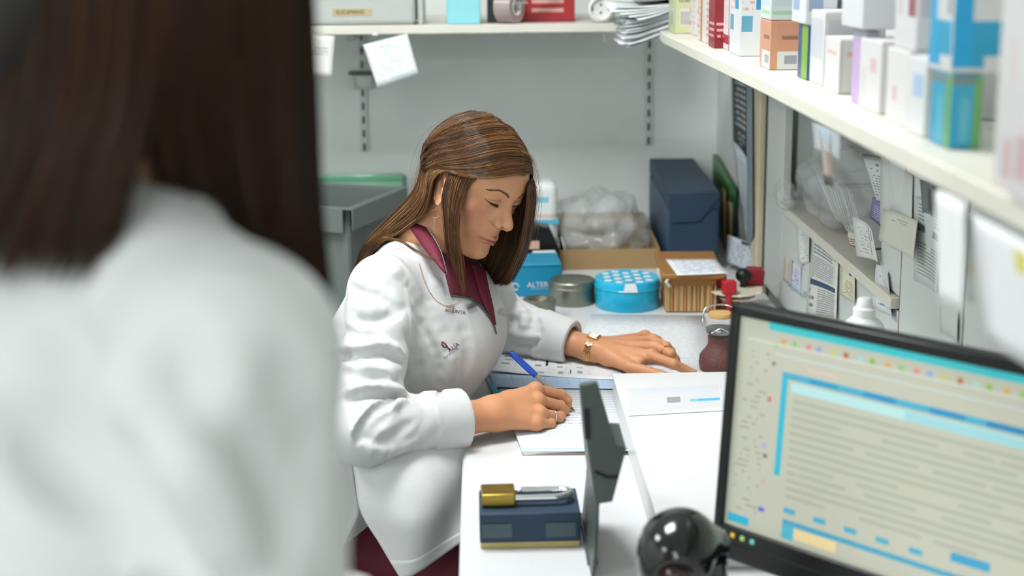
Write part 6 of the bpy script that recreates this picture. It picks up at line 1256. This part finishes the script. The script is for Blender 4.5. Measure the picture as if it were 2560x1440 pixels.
# hair: one part falls in front of the near shoulder, the other down the back
def Q(px, py, Y): return PY(px, py, Y)
def top2(a, h): return H2 + np.array(hd2 @ np.array([.088 * math.cos(a), .104 * math.sin(a) - .01, h]))
gR_ = []; gB_ = []
for x0, x1, x2, x3, Y0, Y1, Y2 in ((385, 378, 440, 520, .800, .812, .87), (465, 465, 520, 590, .800, .82, .885), (560, 570, 615, 680, .805, .83, .90), (650, 675, 705, 750, .815, .85, .92), (720, 735, 758, 790, .835, .88, .94), (762, 772, 785, 805, .87, .92, .97), (765, 775, 782, 795, .93, .97, 1.0)):
    gR_.append(np.array([top2(1.0 - (x0 - 455) / 420 * .0 + (x0 - 455) / 310 * .9 - 1.3, .11), Q(x0 - 20, -420, Y0 + .01), Q(x0 - 8, -180, Y0), Q(x0, 0, Y0), Q(x1, 300, Y1), Q(x2, 560, Y2), Q(x3, 760, Y2 + .01), Q(x3 + 10, 980, Y2 + .02)]))
for x0, x1, x2, x3, Y0 in ((390, 360, 290, 230, .800), (330, 300, 205, 150, .798), (260, 225, 130, 85, .80), (190, 150, 60, 10, .805), (110, 70, -20, -70, .82), (50, 0, -90, -140, .84), (-40, -100, -170, -220, .88), (-60, -120, -190, -240, .95)):
    gB_.append(np.array([top2(-1.3 - (455 - x0) / 500 * 1.2, .11), Q(x0 - 10, -420, Y0 + .01), Q(x0, -180, Y0), Q(x0 + 5, 0, Y0), Q(x1 + 10, 260, Y0), Q((x1 + x2) / 2, 440, Y0 - .01), Q(x2, 580, Y0 - .015), Q(x3, 710, Y0 - .02)]))
M_hair2 = hair_mat('dark_brown_hair', '#170d07', '#38210f', '#6f4623', .45); M_hair2.node_tree.nodes['Principled BSDF'].inputs['Specular IOR Level'].default_value = .25; M_hund2 = mat('dark_hair_underlayer', '#150d08', .6, var=.1)
a1 = strands(gR_, n=2000, r=.0007, spread=.003, seg=22, seed=21, skin=None, shade=(0, .8)); a2 = strands(gB_, n=2000, r=.0007, spread=.003, seg=22, seed=22, skin=None, lenj=.12, shade=(0, .8))
mesh_np('hair', np.concatenate([a1[0], a2[0]]) - LF, np.concatenate([a1[1], a2[1] + len(a1[0])]), M_hair2, FG, {'strand': np.concatenate([a1[2], a2[2]])})
hm = MB()
for g_, cc in ((gR_, N2 + (0, 0, .05)), (gB_, N2 + (0, 0, .05))):
    Gs = np.array([catmull(g, 26) for g in g_]); Bs = np.stack([catmull(Gs[:, j], 22) for j in range(26)], 1); d_ = Bs - np.asarray(cc); Bs = Bs - d_ / (np.linalg.norm(d_, axis=2, keepdims=True) + 1e-9) * .005; hm.sheet(Bs[:, :22] - LF)
hm.th = 0; hm.build('hair_underlayer', M_hund2, FG, 60)
V5, F5 = surface(lambda P: smin(smax(s_ell(P, (0, -.016, .044), (.0855, .107, .0968)), (P[:, 1] - .072) * .9, .006), s_ell(P, (0, -.052, -.035), (.074, .056, .095)), .02), (-.1, -.14, -.14), (.1, .1, .16), .005); mesh_np('scalp_hair', H2 + V5 @ hd2.T - LF, F5, M_hund2, FG)

# ------------------------------------------------------------------ barcode scanner in front of the monitor
sc_ = PY(1690, 1370, 1.50); t = thing('barcode_scanner', 'black rounded barcode scanner with dark red window beside the monitor', 'scanner', (sc_[0], sc_[1], ZD)); zs_ = sc_[2] - ZD
M_gl = mat('glossy_black', '#0b0c0c', .16, var=0, coat=.5)
def scan(P):
    d = s_ell(P, (0, 0, zs_ + .004), (.041, .05, .036)); d = smin(d, s_ell(P, (-.004, -.01, zs_ - .022), (.040, .042, .04)), .02)
    d = smin(d, s_cone(P, (.015, .01, zs_ + .004), (.045, .03, zs_ - .010), .030, .022), .025); d = smax(d, -s_ell(P, (-.008, -.066, zs_ - .016), (.032, .03, .024)), .004)
    return d
v_, f_ = surface(scan, (-.08, -.09, zs_ - .08), (.12, .09, zs_ + .06), .0035); mesh_np('head', v_, f_, M_gl, t)
v_, f_ = surface(lambda P: smax(s_ell(P, (-.008, -.012, zs_ - .018), (.034, .034, .026)), P[:, 1] + .028, .002), (-.08, -.09, zs_ - .08), (.06, .0, zs_ + .03), .0035); mesh_np('window', v_, f_, mat('dark_red_window', '#2a0809', .12, var=0, coat=.5), t)
for k, cc in enumerate((-.005, .012)): MB().lathe([(0, 0), (.0032, 0), (.0028, .0015), (0, .002)], 14).build('indicator_light', mat('blue_led', '#4a86ff', .3, var=0, emit=('#3f7dff', 1.5)), t, 60, loc=(cc, -.004 + .004 * k, zs_ + .0385 - .001 * k))
MB().tube([(.04, .02, zs_ - .02), (.05, .03, zs_ * .4), (.03, .02, .02)], [.022, .017, .02], 14).build('neck', M_gl, t, 60); MB().lathe([(.06, 0), (.062, .006), (.04, .014), (0, .018)], 36).build('base', M_black, t, 40, loc=(.03, .02, 0))

# ------------------------------------------------------------------ pieces that sit on a part become its sub-parts
OWN = {'lettering': ('body', 'label'), 'emblem': ('body',), 'lid_edge': ('body',), 'blue_label': ('body',), 'dot': ('lid',), 'white_tab': ('lid',), 'rolled_edge': ('lid',), 'faded_sticker': ('lid',), 'clasp': ('lid',), 'shackle_notch': ('shackle',), 'keyhole': ('body',),
       'recess_strip': ('housing',), 'seam': ('housing',), 'taskbar_icon': ('chin',), 'window': ('head',), 'indicator_light': ('head',), 'wire_clip': ('wire_bail',), 'front_flap': ('body',), 'side_panel': ('body',), 'pin_hole': ('outlet',), 'earth_clip': ('outlet',), 'cutter': ('handle',), 'core': ('tape',), 'edge_tape': ('shelf_board',), 'tape_scrap': ('shelf_board',), 'ring': ('pages',), 'notch_lip': ('disc',), 'rib': ('side_wall',), 'seal_strip': ('sleeve',), 'earring_chain': ('earring',)}
bn = lambda o: o.name.split('.')[0]
bpy.context.view_layer.update()
for t in [o for o in COL.objects if o.parent is None and o.children]:
    kids = list(t.children)
    for o in kids:
        for w in OWN.get(bn(o), ()):
            p = [k for k in kids if bn(k) == w]
            if p and p[0] is not o: m_ = p[0].matrix_local.inverted() @ o.matrix_local; o.parent = p[0]; o.matrix_parent_inverse = Matrix(); o.matrix_local = m_; break
